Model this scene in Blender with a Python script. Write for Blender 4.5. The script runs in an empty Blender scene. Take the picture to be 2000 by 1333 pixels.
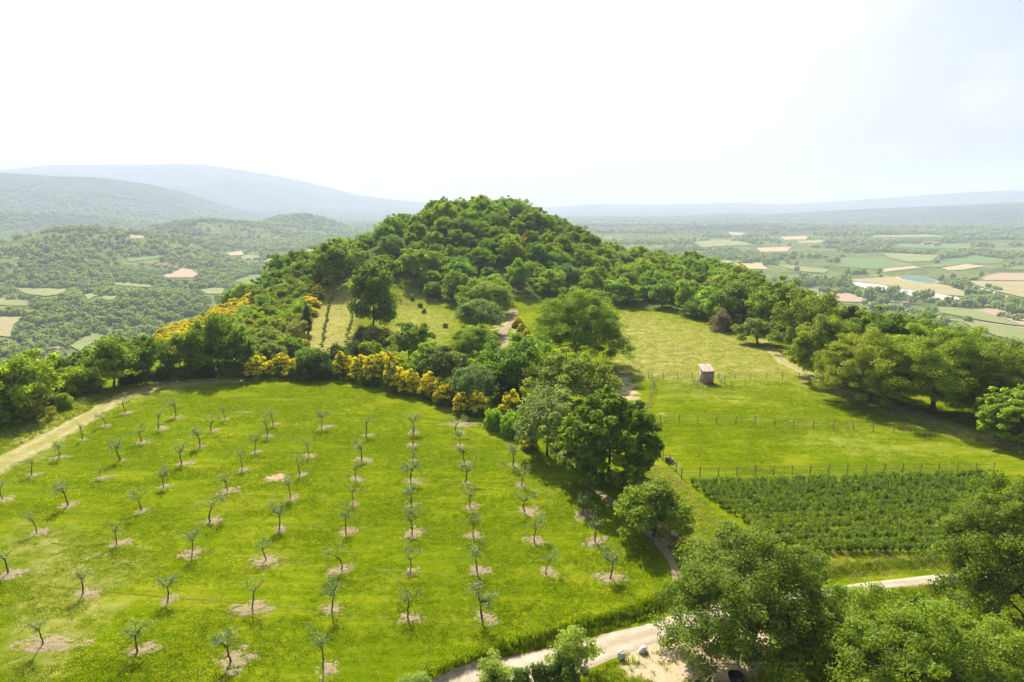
import bpy, math, random
import numpy as np
from mathutils import Vector

# ------------------------------------------------------------------ camera, sky, sun, exposure
scene = bpy.context.scene
COL = scene.collection
FPX, CX, CY = 2000.0 * 24.0 / 36.0, 1000.0, 666.5
CAM_H = 30.0
HORIZON = 395.0
PITCH = math.atan((CY - HORIZON) / FPX)
cam_data = bpy.data.cameras.new('camera')
cam_data.sensor_width = 36.0
cam_data.lens = 24.0
cam_data.clip_start = 0.5
cam_data.clip_end = 60000.0
camera = bpy.data.objects.new('camera', cam_data)
camera.location = (0, 0, CAM_H)
camera.rotation_euler = (math.radians(90) - PITCH, 0, 0)
COL.objects.link(camera)
scene.camera = camera

SUN_AZ, SUN_EL = math.radians(-14.0), math.radians(43.0)
world = bpy.data.worlds.new('World')
scene.world = world
world.use_nodes = True
wn = world.node_tree
wn.nodes.clear()
sky = wn.nodes.new('ShaderNodeTexSky')
sky.sky_type = 'NISHITA'
sky.sun_disc = False
sky.sun_elevation = SUN_EL
sky.sun_rotation = SUN_AZ
sky.altitude = 400
sky.air_density = 1.0
sky.dust_density = 7.0
sky.ozone_density = 1.5
bg = wn.nodes.new('ShaderNodeBackground')
bg.inputs['Strength'].default_value = 0.075
wo = wn.nodes.new('ShaderNodeOutputWorld')
# faint cumulus banks low over the horizon, all the way round
tc = wn.nodes.new('ShaderNodeTexCoord')
mp = wn.nodes.new('ShaderNodeMapping')
mp.inputs['Scale'].default_value = (2.2, 2.2, 5.0)
mp.inputs['Location'].default_value = (0.35, 0.2, 0.0)
nz = wn.nodes.new('ShaderNodeTexNoise')
nz.inputs['Scale'].default_value = 1.5
nz.inputs['Detail'].default_value = 7.0
nz.inputs['Roughness'].default_value = 0.55
rp = wn.nodes.new('ShaderNodeValToRGB')
rp.color_ramp.elements[0].position = 0.53
rp.color_ramp.elements[0].color = (0, 0, 0, 1)
rp.color_ramp.elements[1].position = 0.66
rp.color_ramp.elements[1].color = (0.10, 0.10, 0.10, 1)
mxc = wn.nodes.new('ShaderNodeMix')
mxc.data_type = 'RGBA'
mxc.inputs[7].default_value = (15.0, 15.2, 15.5, 1)
wn.links.new(tc.outputs['Generated'], mp.inputs['Vector'])
wn.links.new(mp.outputs['Vector'], nz.inputs['Vector'])
wn.links.new(nz.outputs['Fac'], rp.inputs['Fac'])
wn.links.new(rp.outputs['Color'], mxc.inputs[0])
wn.links.new(sky.outputs['Color'], mxc.inputs[6])
wn.links.new(mxc.outputs[2], bg.inputs['Color'])
wn.links.new(bg.outputs['Background'], wo.inputs['Surface'])

sd = bpy.data.lights.new('sun', 'SUN')
sd.energy = 5.0
sd.angle = math.radians(0.6)
sd.color = (1.0, 0.94, 0.84)
sun = bpy.data.objects.new('sun', sd)
SDIR = Vector((math.sin(SUN_AZ) * math.cos(SUN_EL), math.cos(SUN_AZ) * math.cos(SUN_EL), math.sin(SUN_EL)))
sun.rotation_euler = SDIR.to_track_quat('Z', 'Y').to_euler()
sun.location = (0, 0, 300)
COL.objects.link(sun)

scene.view_settings.view_transform = 'Standard'
scene.view_settings.look = 'None'
scene.view_settings.gamma = 1.0
scene.view_settings.exposure = 1.06
scene.view_settings.use_curve_mapping = False
cy = scene.cycles
cy.max_bounces = 4
cy.diffuse_bounces = 3
cy.use_adaptive_sampling = True
cy.adaptive_threshold = 0.02
cy.adaptive_min_samples = 16
cy.glossy_bounces = 2
cy.transmission_bounces = 3
cy.transparent_max_bounces = 4
cy.volume_bounces = 1
cy.use_denoising = True
cy.denoising_prefilter = 'FAST'
cy.sample_clamp_indirect = 6.0
cy.caustics_reflective = False
cy.caustics_refractive = False

# ------------------------------------------------------------------ pixel rays and noise
CP, SP = math.cos(PITCH), math.sin(PITCH)

def pix_dir(u, v):
    u = np.asarray(u, float); v = np.asarray(v, float)
    a = (u - CX) / FPX; b = (CY - v) / FPX
    return a, CP + b * SP, -SP + b * CP          # x, y, z (unit depth along the lens axis)

def project(x, y, z):
    dz = z - CAM_H
    depth = y * CP - dz * SP
    depth = np.maximum(depth, 0.1)
    up = y * SP + dz * CP
    return CX + FPX * x / depth, CY - FPX * up / depth, depth

_tab = np.random.default_rng(11).random((256, 256))
def vnoise(x, y):
    xi = np.floor(x).astype(int); yi = np.floor(y).astype(int)
    fx = x - xi; fy = y - yi
    fx = fx * fx * (3 - 2 * fx); fy = fy * fy * (3 - 2 * fy)
    a = _tab[xi & 255, yi & 255]; b = _tab[(xi + 1) & 255, yi & 255]
    c = _tab[xi & 255, (yi + 1) & 255]; d = _tab[(xi + 1) & 255, (yi + 1) & 255]
    return (a * (1 - fx) + b * fx) * (1 - fy) + (c * (1 - fx) + d * fx) * fy

def fbm(x, y, o=4):
    s = 0.0; a = 0.5
    for k in range(o):
        s = s + a * (vnoise(x + 17.3 * k, y - 9.1 * k) - 0.5)
        x = x * 2.03; y = y * 2.03; a *= 0.5
    return s * 2

def sstep(a, b, x):
    t = np.clip((x - a) / (b - a), 0, 1)
    return t * t * (3 - 2 * t)

def smax(a, b, k):
    return 0.5 * (a + b + np.sqrt((a - b) ** 2 + k * k))

# ------------------------------------------------------------------ the lie of the land
def flat_pt(u, v, z=0.0):
    dx, dy, dz = pix_dir(u, v)
    t = (z - CAM_H) / dz
    return dx * t, dy * t

_eu = np.array([640, 780, 880, 1000, 1090, 1160, 1250, 1330, 1400, 1500, 1600, 1660, 1750, 1870, 2000, 2300.])
_ev = np.array([1430, 1380, 1333, 1285, 1262, 1240, 1213, 1180, 1165, 1150, 1140, 1128, 1118, 1108, 1100, 1080.])
EDGE_X, EDGE_Y = flat_pt(_eu, _ev)

def ridge_profile(pts, R):
    p = np.array(pts, float)
    dx, dy, dz = pix_dir(p[:, 0], p[:, 1])
    az = np.arctan2(dx, dy); te = dz / np.hypot(dx, dy)
    return az, CAM_H + R * te

FLOOR = -90.0
RIDGES = []
def add_ridge(R, W, pts, rough):
    az, h = ridge_profile(pts, R)
    RIDGES.append((R, W, az, h, rough))
add_ridge(9500, 2300, [(-900, 420), (-500, 350), (-200, 334), (0, 332), (100, 323), (300, 323), (400, 324), (470, 333), (560, 348), (640, 366), (700, 381), (760, 389), (840, 397), (900, 402), (1000, 408), (1100, 420), (1250, 455)], 0.05)
add_ridge(5600, 1300, [(-900, 380), (-300, 322), (0, 338), (100, 346), (200, 351), (300, 363), (350, 373), (400, 389), (450, 403), (500, 416), (560, 432), (640, 447), (760, 460)], 0.07)
add_ridge(3500, 520, [(-900, 400), (-200, 405), (0, 416), (100, 420), (200, 427), (300, 437), (400, 449), (480, 458), (560, 470)], 0.12)
add_ridge(3000, 380, [(430, 464), (480, 450), (520, 433), (560, 423), (600, 421), (640, 431), (680, 447), (720, 458), (800, 470), (860, 478)], 0.10)
add_ridge(10500, 2000, [(900, 418), (1000, 408), (1080, 405), (1150, 399), (1300, 400), (1450, 396), (1520, 400), (1600, 396), (1800, 382), (1900, 375), (2000, 372), (2300, 364), (2800, 395)], 0.03)
add_ridge(16500, 2400, [(1750, 420), (1880, 390), (1940, 377), (2000, 358), (2100, 340), (2300, 345), (2800, 370)], 0.03)
add_ridge(6200, 1500, [(1030, 440), (1090, 428), (1160, 424), (1250, 430), (1320, 424), (1420, 418), (1500, 420), (1700, 408), (1850, 402), (2000, 396), (2400, 390), (2900, 410)], 0.05)
add_ridge(3900, 420, [(1040, 470), (1075, 445), (1130, 439), (1180, 443), (1230, 460), (1280, 474), (1340, 484)], 0.08)

def mound(u, v, r, lift, sx, sy):
    dx, dy, dz = pix_dir(u, v)
    t = r / math.hypot(dx, dy)
    return float(dx * t), float(dy * t), lift, sx, sy
MOUNDS = [mound(150, 480, 1650, 60, 180, 210), mound(20, 520, 1350, 30, 150, 180), mound(390, 480, 2350, 58, 190, 220),
          mound(300, 500, 1850, 26, 160, 150), mound(500, 470, 2600, 34, 230, 200), mound(250, 590, 900, 10, 120, 90)]

_ly = [-60, 40, 73, 95, 115, 140, 180, 220, 260, 320, 400]
_lx = [-60, -58, -63, -70, -75, -76, -76, -77, -77, -78, -70]
_ry = [-60, 40, 70, 85, 100, 130, 150, 171, 200, 240, 300, 400]
_rx = [44, 50, 64, 72, 68, 68, 66, 66, 74, 78, 78, 60]
_hx = [-110, -85, -67, -54, -46, -38, -27, -15, -5, 8, 20, 32, 44, 60, 90]
_hz = [0, 0.5, 2.5, 7, 14, 20.5, 23.6, 24.2, 23.6, 22.4, 17.5, 9.5, 4.2, 1.2, 0]

def terrain(x, y):
    x = np.asarray(x, float); y = np.asarray(y, float)
    r = np.hypot(x, y)
    px = 0
    for k in (-6, -3, 0, 3, 6):
        px = px + np.interp(x + k, _hx, _hz) / 5
    q = np.clip((y - 188) / (298 - 188), 0, 1)
    q = np.where(y < 298, np.sin(q * math.pi / 2) ** 1.45, np.exp(-((y - 298) / 62.0) ** 2))
    hill = px * q + 7.5 * np.exp(-((x + 56) / 23.0) ** 2 - ((y - 235) / 48.0) ** 2)
    und = 0.30 * fbm(x / 34.0, y / 34.0, 2) * sstep(70, 120, r) + 0.5 * fbm(x / 50.0 + 5, y / 50.0, 2) * sstep(170, 220, y)
    s = np.maximum(np.maximum(np.interp(y, _ly, _lx) - x, x - np.interp(y, _ry, _rx)), np.maximum(y - 385, -90 - y))
    s = s + 5 * fbm(x / 30.0, y / 30.0 + 40, 2) * sstep(-4, 10, s)
    s = np.maximum(s, 0)
    drop = 0.55 * (np.sqrt(s * s + 9 * 9) - 9)
    ye = np.interp(x, EDGE_X, EDGE_Y)
    near = hill + und - drop - 0.55 * sstep(-2.0, -0.9, ye - y) * sstep(66, 56, y)
    v = FLOOR + np.where(x > 0, 2.5, 9.0) * fbm(x / 420.0, y / 420.0, 3) * sstep(450, 900, r) - 170 * sstep(2500, 5600, r) - 330 * sstep(10500, 15000, r)
    for mx, my, lift, sx, sy in MOUNDS:
        v = v + lift * np.exp(-((x - mx) / sx) ** 2 - ((y - my) / sy) ** 2)
    far = r > 1500
    if np.any(far):
        xf, yf, rf = x[far], y[far], r[far]
        az = np.arctan2(xf, yf)
        vf = v[far]
        n1 = fbm(xf / 900.0, yf / 900.0, 5)
        for R, W, paz, ph, rough in RIDGES:
            h = np.interp(az, paz, ph, left=FLOOR, right=FLOOR) - FLOOR
            wv = W * (1 + 0.35 * n1)
            zz = FLOOR - 40 + (h + 40) * np.exp(-((rf - R) / wv) ** 2) * (1 + rough * n1 * np.clip(np.abs(rf - R) / W * 1.6 + 0.15, 0, 1) * 3)
            vf = smax(vf, zz, 8.0 * sstep(1500, 2600, rf))
        v = v.copy(); v[far] = vf
    return smax(near, v, 7.0) - 0.13

def ground(u, v, tmax=16000.0, tmin=18.0):
    """where the ray through photo point (u, v) meets the land"""
    u = np.atleast_1d(np.asarray(u, float)); v = np.atleast_1d(np.asarray(v, float))
    dx, dy, dz = pix_dir(u, v)
    t = np.geomspace(tmin, tmax, 1100)[None, :]
    X = dx[:, None] * t; Y = dy[:, None] * t; Z = CAM_H + dz[:, None] * t
    below = Z < terrain(X.ravel(), Y.ravel()).reshape(X.shape)
    below[:, -1] = True
    k = np.argmax(below, axis=1)
    lo = t[0, np.maximum(k - 1, 0)]; hi = t[0, k]
    for _ in range(14):
        m = 0.5 * (lo + hi)
        b = CAM_H + dz * m < terrain(dx * m, dy * m)
        hi = np.where(b, m, hi); lo = np.where(b, lo, m)
    x = dx * hi; y = dy * hi
    return x, y, terrain(x, y), hi

def g1(u, v):
    x, y, z, t = ground(u, v)
    return float(x[0]), float(y[0]), float(z[0]), float(t[0])

def in_poly(px, py, poly):
    poly = np.asarray(poly, float)
    ins = np.zeros(np.shape(px), bool)
    n = len(poly); j = n - 1
    for i in range(n):
        xi, yi = poly[i]; xj, yj = poly[j]
        if yi != yj:
            ins ^= ((yi > py) != (yj > py)) & (px < (xj - xi) * (py - yi) / (yj - yi) + xi)
        j = i
    return ins

# ------------------------------------------------------------------ materials
class NT:
    def __init__(s, name):
        s.m = bpy.data.materials.new(name); s.m.use_nodes = True
        s.t = s.m.node_tree; s.t.nodes.clear()
        s.out = s.t.nodes.new('ShaderNodeOutputMaterial')
    def n(s, typ, **kw):
        nd = s.t.nodes.new(typ)
        for k, v in kw.items():
            if k.startswith('i_'):
                nd.inputs[k[2:].replace('_', ' ')].default_value = v
            else:
                setattr(nd, k, v)
        return nd
    def l(s, a, b): s.t.links.new(a, b)
    def noise(s, scale, detail=4.0, rough=0.55, vec=None):
        nd = s.n('ShaderNodeTexNoise')
        nd.inputs['Scale'].default_value = scale; nd.inputs['Detail'].default_value = detail; nd.inputs['Roughness'].default_value = rough
        if vec is not None: s.l(vec, nd.inputs['Vector'])
        return nd.outputs['Fac']
    def ramp(s, fac, stops):
        nd = s.n('ShaderNodeValToRGB'); e = nd.color_ramp.elements
        while len(e) < len(stops): e.new(0.5)
        for el, (p, c) in zip(e, stops):
            el.position = p; el.color = (*c, 1) if not np.isscalar(c) else (c, c, c, 1)
        s.l(fac, nd.inputs['Fac'])
        return nd.outputs['Color']
    def mix(s, fac, a, b, blend='MIX'):
        nd = s.n('ShaderNodeMix', data_type='RGBA', blend_type=blend)
        for sock, val in ((nd.inputs[0], fac), (nd.inputs[6], a), (nd.inputs[7], b)):
            if hasattr(val, 'is_linked'): s.l(val, sock)
            elif np.isscalar(val): sock.default_value = val
            else: sock.default_value = (*val, 1)
        return nd.outputs[2]
    def math(s, op, a, b=0.0, c=None):
        nd = s.n('ShaderNodeMath', operation=op)
        for i, val in enumerate((a, b) if c is None else (a, b, c)):
            if hasattr(val, 'is_linked'): s.l(val, nd.inputs[i])
            else: nd.inputs[i].default_value = val
        return nd.outputs[0]
    def attr(s, name):
        return s.n('ShaderNodeAttribute', attribute_name=name).outputs['Fac']
    def pos(s):
        return s.n('ShaderNodeNewGeometry').outputs['Position']
    def bump(s, h, strength, dist):
        nd = s.n('ShaderNodeBump'); nd.inputs['Strength'].default_value = strength; nd.inputs['Distance'].default_value = dist
        s.l(h, nd.inputs['Height'])
        return nd.outputs['Normal']
    def surf(s, sh): s.l(sh, s.out.inputs['Surface']); return s.m
    def diffuse(s, col, normal=None, rough=0.9, spec=0.15):
        p = s.n('ShaderNodeBsdfPrincipled')
        p.inputs['Roughness'].default_value = rough
        p.inputs['Specular IOR Level'].default_value = spec
        if hasattr(col, 'is_linked'): s.l(col, p.inputs['Base Color'])
        else: p.inputs['Base Color'].default_value = (*col, 1)
        if normal is not None: s.l(normal, p.inputs['Normal'])
        return p.outputs['BSDF']

def leaf_mat(name, dark, light, transl=0.45, tcol=(1.35, 1.25, 0.55), gloss=0.012, hue_spread=1.0):
    m = NT(name)
    r = m.attr('rnd')
    col = m.mix(r, dark, light)
    oi = m.n('ShaderNodeObjectInfo')
    var = m.ramp(oi.outputs['Random'], [(0.0, (0.78, 0.86, 0.95)), (0.5, (1.0, 1.0, 1.0)), (1.0, (1.22, 1.12, 0.85))])
    col = m.mix(hue_spread, col, var, 'MULTIPLY')
    col = m.mix(1.0, col, oi.outputs['Color'], 'MULTIPLY')
    d = m.n('ShaderNodeBsdfDiffuse'); m.l(col, d.inputs['Color'])
    t = m.n('ShaderNodeBsdfTranslucent')
    m.l(m.mix(1.0, col, tcol, 'MULTIPLY'), t.inputs['Color'])
    mx = m.n('ShaderNodeMixShader'); mx.inputs[0].default_value = transl
    m.l(d.outputs[0], mx.inputs[1]); m.l(t.outputs[0], mx.inputs[2])
    g = m.n('ShaderNodeBsdfGlossy'); g.inputs['Roughness'].default_value = 0.6
    g.inputs['Color'].default_value = (0.9, 0.95, 1.0, 1)
    m2 = m.n('ShaderNodeMixShader'); m2.inputs[0].default_value = gloss
    m.l(mx.outputs[0], m2.inputs[1]); m.l(g.outputs[0], m2.inputs[2])
    return m.surf(m2.outputs[0])

M = {}
M['oak'] = leaf_mat('oak leaf', (0.130, 0.208, 0.014), (0.350, 0.455, 0.036), 0.5, (1.25, 1.2, 0.45))
M['oak_grey'] = leaf_mat('downy oak leaf', (0.16, 0.225, 0.060), (0.37, 0.46, 0.145), 0.45, (1.25, 1.2, 0.65))
M['bright'] = leaf_mat('bright broad leaf', (0.105, 0.195, 0.008), (0.34, 0.475, 0.020), 0.48)
M['dark'] = leaf_mat('evergreen leaf', (0.055, 0.10, 0.020), (0.145, 0.215, 0.040), 0.45)
M['lime'] = leaf_mat('young lime leaf', (0.20, 0.30, 0.035), (0.36, 0.48, 0.07), 0.5)
M['olive'] = leaf_mat('olive leaf', (0.15, 0.205, 0.065), (0.34, 0.42, 0.145), 0.42, (1.15, 1.15, 0.8), 0.03)
M['blossom'] = leaf_mat('broom blossom', (1.0, 0.74, 0.008), (1.0, 0.95, 0.05), 0.45, (1.0, 1.0, 0.6), 0.0, 0.4)
M['broom'] = leaf_mat('broom stem green', (0.11, 0.15, 0.022), (0.22, 0.26, 0.045), 0.45)
M['brownbush'] = leaf_mat('bare brown twig', (0.18, 0.145, 0.08), (0.30, 0.25, 0.14), 0.35, (1.1, 1.0, 0.8))
M['crop'] = leaf_mat('crop leaf', (0.065, 0.125, 0.018), (0.20, 0.30, 0.040), 0.48)
M['far_leaf'] = leaf_mat('valley tree leaf', (0.16, 0.245, 0.045), (0.39, 0.50, 0.105), 0.45)
M['grass'] = leaf_mat('grass blade', (0.095, 0.195, 0.001), (0.34, 0.42, 0.004), 0.55, (1.2, 1.15, 0.5), 0.0, 1.6)
M['hay'] = leaf_mat('dry grass blade', (0.38, 0.36, 0.10), (0.60, 0.54, 0.24), 0.5, (1.15, 1.05, 0.7), 0.0, 0.8)

def bark_mat(name, a, b):
    m = NT(name)
    n = m.noise(9.0, 5.0, 0.65, m.n('ShaderNodeTexCoord').outputs['Object'])
    return m.surf(m.diffuse(m.ramp(n, [(0.3, a), (0.7, b)]), m.bump(n, 0.7, 0.03)))
M['bark'] = bark_mat('bark', (0.035, 0.027, 0.019), (0.13, 0.105, 0.08))
M['olive_bark'] = bark_mat('olive bark', (0.05, 0.038, 0.026), (0.16, 0.125, 0.09))
M['stake'] = bark_mat('weathered post wood', (0.10, 0.075, 0.05), (0.26, 0.20, 0.14))
M['pole'] = bark_mat('pale pole wood', (0.26, 0.19, 0.11), (0.45, 0.35, 0.22))

def soil_mat(name, a, b, c):
    m = NT(name)
    p = m.pos()
    n1 = m.noise(0.9, 5.0, 0.6, p); n2 = m.noise(9.0, 5.0, 0.65, p)
    col = m.mix(m.ramp(n2, [(0.35, 0.0), (0.68, 1.0)]), m.ramp(n1, [(0.3, a), (0.72, b)]), c)
    return m.surf(m.diffuse(col, m.bump(n2, 0.8, 0.06)))
M['soil'] = soil_mat('tilled soil', (0.165, 0.130, 0.058), (0.225, 0.180, 0.092), (0.30, 0.245, 0.14))
M['soil_red'] = soil_mat('reddish soil', (0.30, 0.19, 0.11), (0.38, 0.25, 0.15), (0.44, 0.32, 0.21))
def gravel_mat():
    # compacted gravel: two paler wheel lanes, a darker loose crown and stained, weedy edges
    m = NT('pale gravel')
    p = m.pos(); lane = m.attr('lane')
    n1 = m.noise(0.7, 5.0, 0.65, p); n2 = m.noise(8.0, 5.0, 0.7, p)
    loose = m.ramp(n2, [(0.3, (0.27, 0.215, 0.145)), (0.7, (0.38, 0.315, 0.225))])
    worn = m.ramp(n2, [(0.3, (0.42, 0.355, 0.26)), (0.7, (0.52, 0.45, 0.34))])
    w = m.math('ADD', lane, m.math('MULTIPLY', m.math('SUBTRACT', n1, 0.5), 1.2))
    c = m.mix(m.ramp(w, [(0.25, 0.0), (0.7, 1.0)]), loose, worn)
    weed = m.math('ADD', m.math('MULTIPLY', m.math('SUBTRACT', 0.22, lane), 2.2), m.math('MULTIPLY', m.math('SUBTRACT', n1, 0.5), 2.0))
    c = m.mix(m.ramp(weed, [(0.35, 0.0), (0.60, 0.8)]), c, (0.16, 0.16, 0.03))
    return m.surf(m.diffuse(c, m.bump(n2, 0.8, 0.05)))
M['gravel'] = gravel_mat()

def track_mat():
    # earth track: two bare wheel lanes, grass down the middle and along the ragged verges
    m = NT('earth track')
    p = m.pos()
    lane = m.attr('lane')
    n1 = m.noise(0.55, 5.0, 0.65, p); n2 = m.noise(6.0, 4.0, 0.65, p)
    w = m.math('ADD', lane, m.math('ADD', m.math('MULTIPLY', m.math('SUBTRACT', n1, 0.5), 1.7), m.math('MULTIPLY', m.math('SUBTRACT', n2, 0.5), 0.9)))
    bare = m.ramp(w, [(0.25, 0.0), (0.95, 0.85)])
    soil = m.ramp(n2, [(0.3, (0.34, 0.26, 0.13)), (0.7, (0.50, 0.40, 0.24))])
    gr = m.ramp(n2, [(0.3, (0.16, 0.17, 0.022)), (0.7, (0.27, 0.25, 0.06))])
    return m.surf(m.diffuse(m.mix(bare, gr, soil), m.bump(n2, 0.8, 0.08)))
M['track'] = track_mat()
def furrow_mat():
    m = NT('trodden furrow grass')
    p = m.pos(); n1 = m.noise(0.8, 4.0, 0.7, p); n2 = m.noise(7.0, 4.0, 0.7, p)
    g = m.ramp(n2, [(0.3, (0.075, 0.115, 0.001)), (0.7, (0.15, 0.17, 0.008))])
    return m.surf(m.diffuse(m.mix(m.ramp(n1, [(0.48, 0.0), (0.70, 0.65)]), g, (0.24, 0.19, 0.085)), m.bump(n2, 0.8, 0.06), 1.0, 0.0))
M['furrow'] = furrow_mat()

def ground_mat():
    m = NT('land')
    p = m.pos()
    dry = m.attr('dry'); wood = m.attr('wood'); val = m.attr('valley'); sand = m.attr('sand'); mtn = m.attr('mountain')
    nA = m.noise(0.055, 5.0, 0.6, p); nB = m.noise(0.42, 5.0, 0.65, p); nC = m.noise(4.5, 4.0, 0.7, p)
    # elongated mowing streaks
    mpn = m.n('ShaderNodeMapping'); mpn.inputs['Scale'].default_value = (0.10, 0.8, 1.0); m.l(p, mpn.inputs['Vector'])
    nS = m.noise(1.3, 4.0, 0.6, mpn.outputs['Vector'])
    lush = m.ramp(nB, [(0.28, (0.072, 0.122, 0.001)), (0.5, (0.110, 0.165, 0.001)), (0.72, (0.160, 0.200, 0.003))])
    lush = m.mix(m.ramp(nS, [(0.40, 0.0), (0.64, 0.8)]), lush, (0.215, 0.230, 0.010))
    lush = m.mix(m.ramp(nA, [(0.40, 0.6), (0.55, 0.0)]), lush, (0.066, 0.112, 0.001))
    lush = m.mix(m.ramp(nA, [(0.54, 0.0), (0.70, 0.45)]), lush, (0.19, 0.195, 0.015))
    lush = m.mix(m.ramp(nC, [(0.30, 0.55), (0.5, 0.0)]), lush, (0.055, 0.098, 0.001))
    hay = m.ramp(nB, [(0.28, (0.19, 0.20, 0.035)), (0.5, (0.27, 0.25, 0.075)), (0.75, (0.34, 0.31, 0.12))])
    hay = m.mix(m.math('MULTIPLY', m.ramp(nA, [(0.40, 0.0), (0.58, 0.9)]), m.math('SUBTRACT', 1.05, dry)), hay, (0.17, 0.215, 0.012))
    dw = m.math('ADD', dry, m.math('MULTIPLY', m.math('SUBTRACT', nB, 0.5), 0.9))
    col = m.mix(m.ramp(dw, [(0.30, 0.0), (0.75, 1.0)]), lush, hay)
    sw = m.math('ADD', sand, m.math('MULTIPLY', m.math('SUBTRACT', nB, 0.5), 1.5))
    sandc = m.ramp(nC, [(0.3, (0.36, 0.28, 0.16)), (0.7, (0.50, 0.41, 0.27))])
    col = m.mix(m.ramp(sw, [(0.42, 0.0), (0.62, 1.0)]), col, sandc)
    litter = m.ramp(nC, [(0.3, (0.050, 0.075, 0.016)), (0.7, (0.125, 0.155, 0.036))])
    ww = m.math('ADD', wood, m.math('MULTIPLY', m.math('SUBTRACT', nB, 0.5), 0.8))
    col = m.mix(m.ramp(ww, [(0.4, 0.0), (0.6, 1.0)]), col, litter)
    nV = m.noise(0.011, 5.0, 0.6, p); nW = m.noise(0.07, 4.0, 0.65, p)
    vcol = m.ramp(nV, [(0.34, (0.075, 0.11, 0.026)), (0.5, (0.135, 0.17, 0.045)), (0.68, (0.22, 0.23, 0.08))])
    vcol = m.mix(m.ramp(nW, [(0.35, 0.7), (0.6, 0.0)]), vcol, (0.045, 0.062, 0.018))
    nM = m.noise(0.0016, 7.0, 0.66, p); nN = m.noise(0.011, 6.0, 0.7, p)
    mcol = m.ramp(nM, [(0.36, (0.035, 0.052, 0.028)), (0.52, (0.062, 0.080, 0.040)), (0.68, (0.13, 0.13, 0.075))])
    mcol = m.mix(m.ramp(nN, [(0.40, 0.75), (0.60, 0.0)]), mcol, (0.022, 0.034, 0.02))
    vcol = m.mix(mtn, vcol, mcol)
    col = m.mix(val, col, vcol)
    bh = m.math('ADD', m.math('MULTIPLY', nB, 0.6), m.math('MULTIPLY', nC, 0.4))
    return m.surf(m.diffuse(col, m.bump(bh, 0.55, 0.35), 1.0, 0.0))
M['land'] = ground_mat()

def field_mat(name, a, b, streak):
    m = NT(name)
    p = m.pos()
    mpn = m.n('ShaderNodeMapping'); mpn.inputs['Rotation'].default_value = (0, 0, streak); mpn.inputs['Scale'].default_value = (0.02, 0.25, 1)
    m.l(p, mpn.inputs['Vector'])
    n = m.noise(1.0, 4.0, 0.6, mpn.outputs['Vector']); n2 = m.noise(0.02, 4.0, 0.6, p)
    f = m.math('ADD', m.math('MULTIPLY', n, 0.5), m.math('MULTIPLY', n2, 0.5))
    return m.surf(m.diffuse(m.ramp(f, [(0.35, a), (0.65, b)]), None, 0.95, 0.05))
FIELD = {
    'straw': field_mat('straw field', (0.25, 0.215, 0.095), (0.33, 0.285, 0.14), 0.4),
    'hayg': field_mat('hay green field', (0.155, 0.185, 0.055), (0.225, 0.24, 0.085), 1.0),
    'green': field_mat('green crop field', (0.090, 0.150, 0.040), (0.130, 0.195, 0.052), 0.2),
    'orange': field_mat('ripe tan field', (0.34, 0.25, 0.13), (0.41, 0.32, 0.18), 0.7),
    'pink': field_mat('bare pinkish field', (0.30, 0.215, 0.145), (0.36, 0.27, 0.19), 0.1),
    'pale': field_mat('pale stony strip', (0.44, 0.41, 0.36), (0.54, 0.51, 0.46), 0.5),
}
def plain_mat(name, col, rough=0.8, spec=0.2, scale=6.0, var=0.25):
    m = NT(name)
    n = m.noise(scale, 4.0, 0.6, m.n('ShaderNodeTexCoord').outputs['Object'])
    c1 = tuple(c * (1 - var) for c in col); c2 = tuple(min(1, c * (1 + var)) for c in col)
    return m.surf(m.diffuse(m.ramp(n, [(0.3, c1), (0.7, c2)]), m.bump(n, 0.3, 0.02), rough, spec))
M['wall'] = plain_mat('rough cement block', (0.36, 0.27, 0.20), 0.95, 0.1, 5.0, 0.22)
M['tile'] = plain_mat('clay roof tile', (0.50, 0.33, 0.24), 0.85, 0.15, 7.0, 0.30)
M['tile_pale'] = plain_mat('bleached clay tile', (0.66, 0.52, 0.42), 0.85, 0.15, 7.0, 0.18)
M['door'] = plain_mat('door boards', (0.10, 0.07, 0.05), 0.8)
M['rubber'] = plain_mat('black rubber', (0.018, 0.018, 0.02), 0.55, 0.4, 4.0, 0.3)
M['stone'] = plain_mat('limestone boulder', (0.50, 0.48, 0.45), 0.9, 0.2, 2.5, 0.3)
M['wire'] = plain_mat('fence wire', (0.16, 0.14, 0.12), 0.5, 0.4)
M['house_wall'] = plain_mat('lime render', (0.62, 0.54, 0.43), 0.9, 0.1, 0.4, 0.12)
M['house_roof'] = plain_mat('terracotta roof', (0.42, 0.24, 0.16), 0.9, 0.1, 0.5, 0.2)
M['glass'] = plain_mat('dark window pane', (0.03, 0.035, 0.04), 0.15, 0.5)
def water_mat():
    m = NT('reservoir water')
    n = m.noise(0.15, 3.0, 0.5, m.pos())
    return m.surf(m.diffuse((0.045, 0.15, 0.125), m.bump(n, 0.3, 0.3), 0.45, 0.15))
M['water'] = water_mat()

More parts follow.
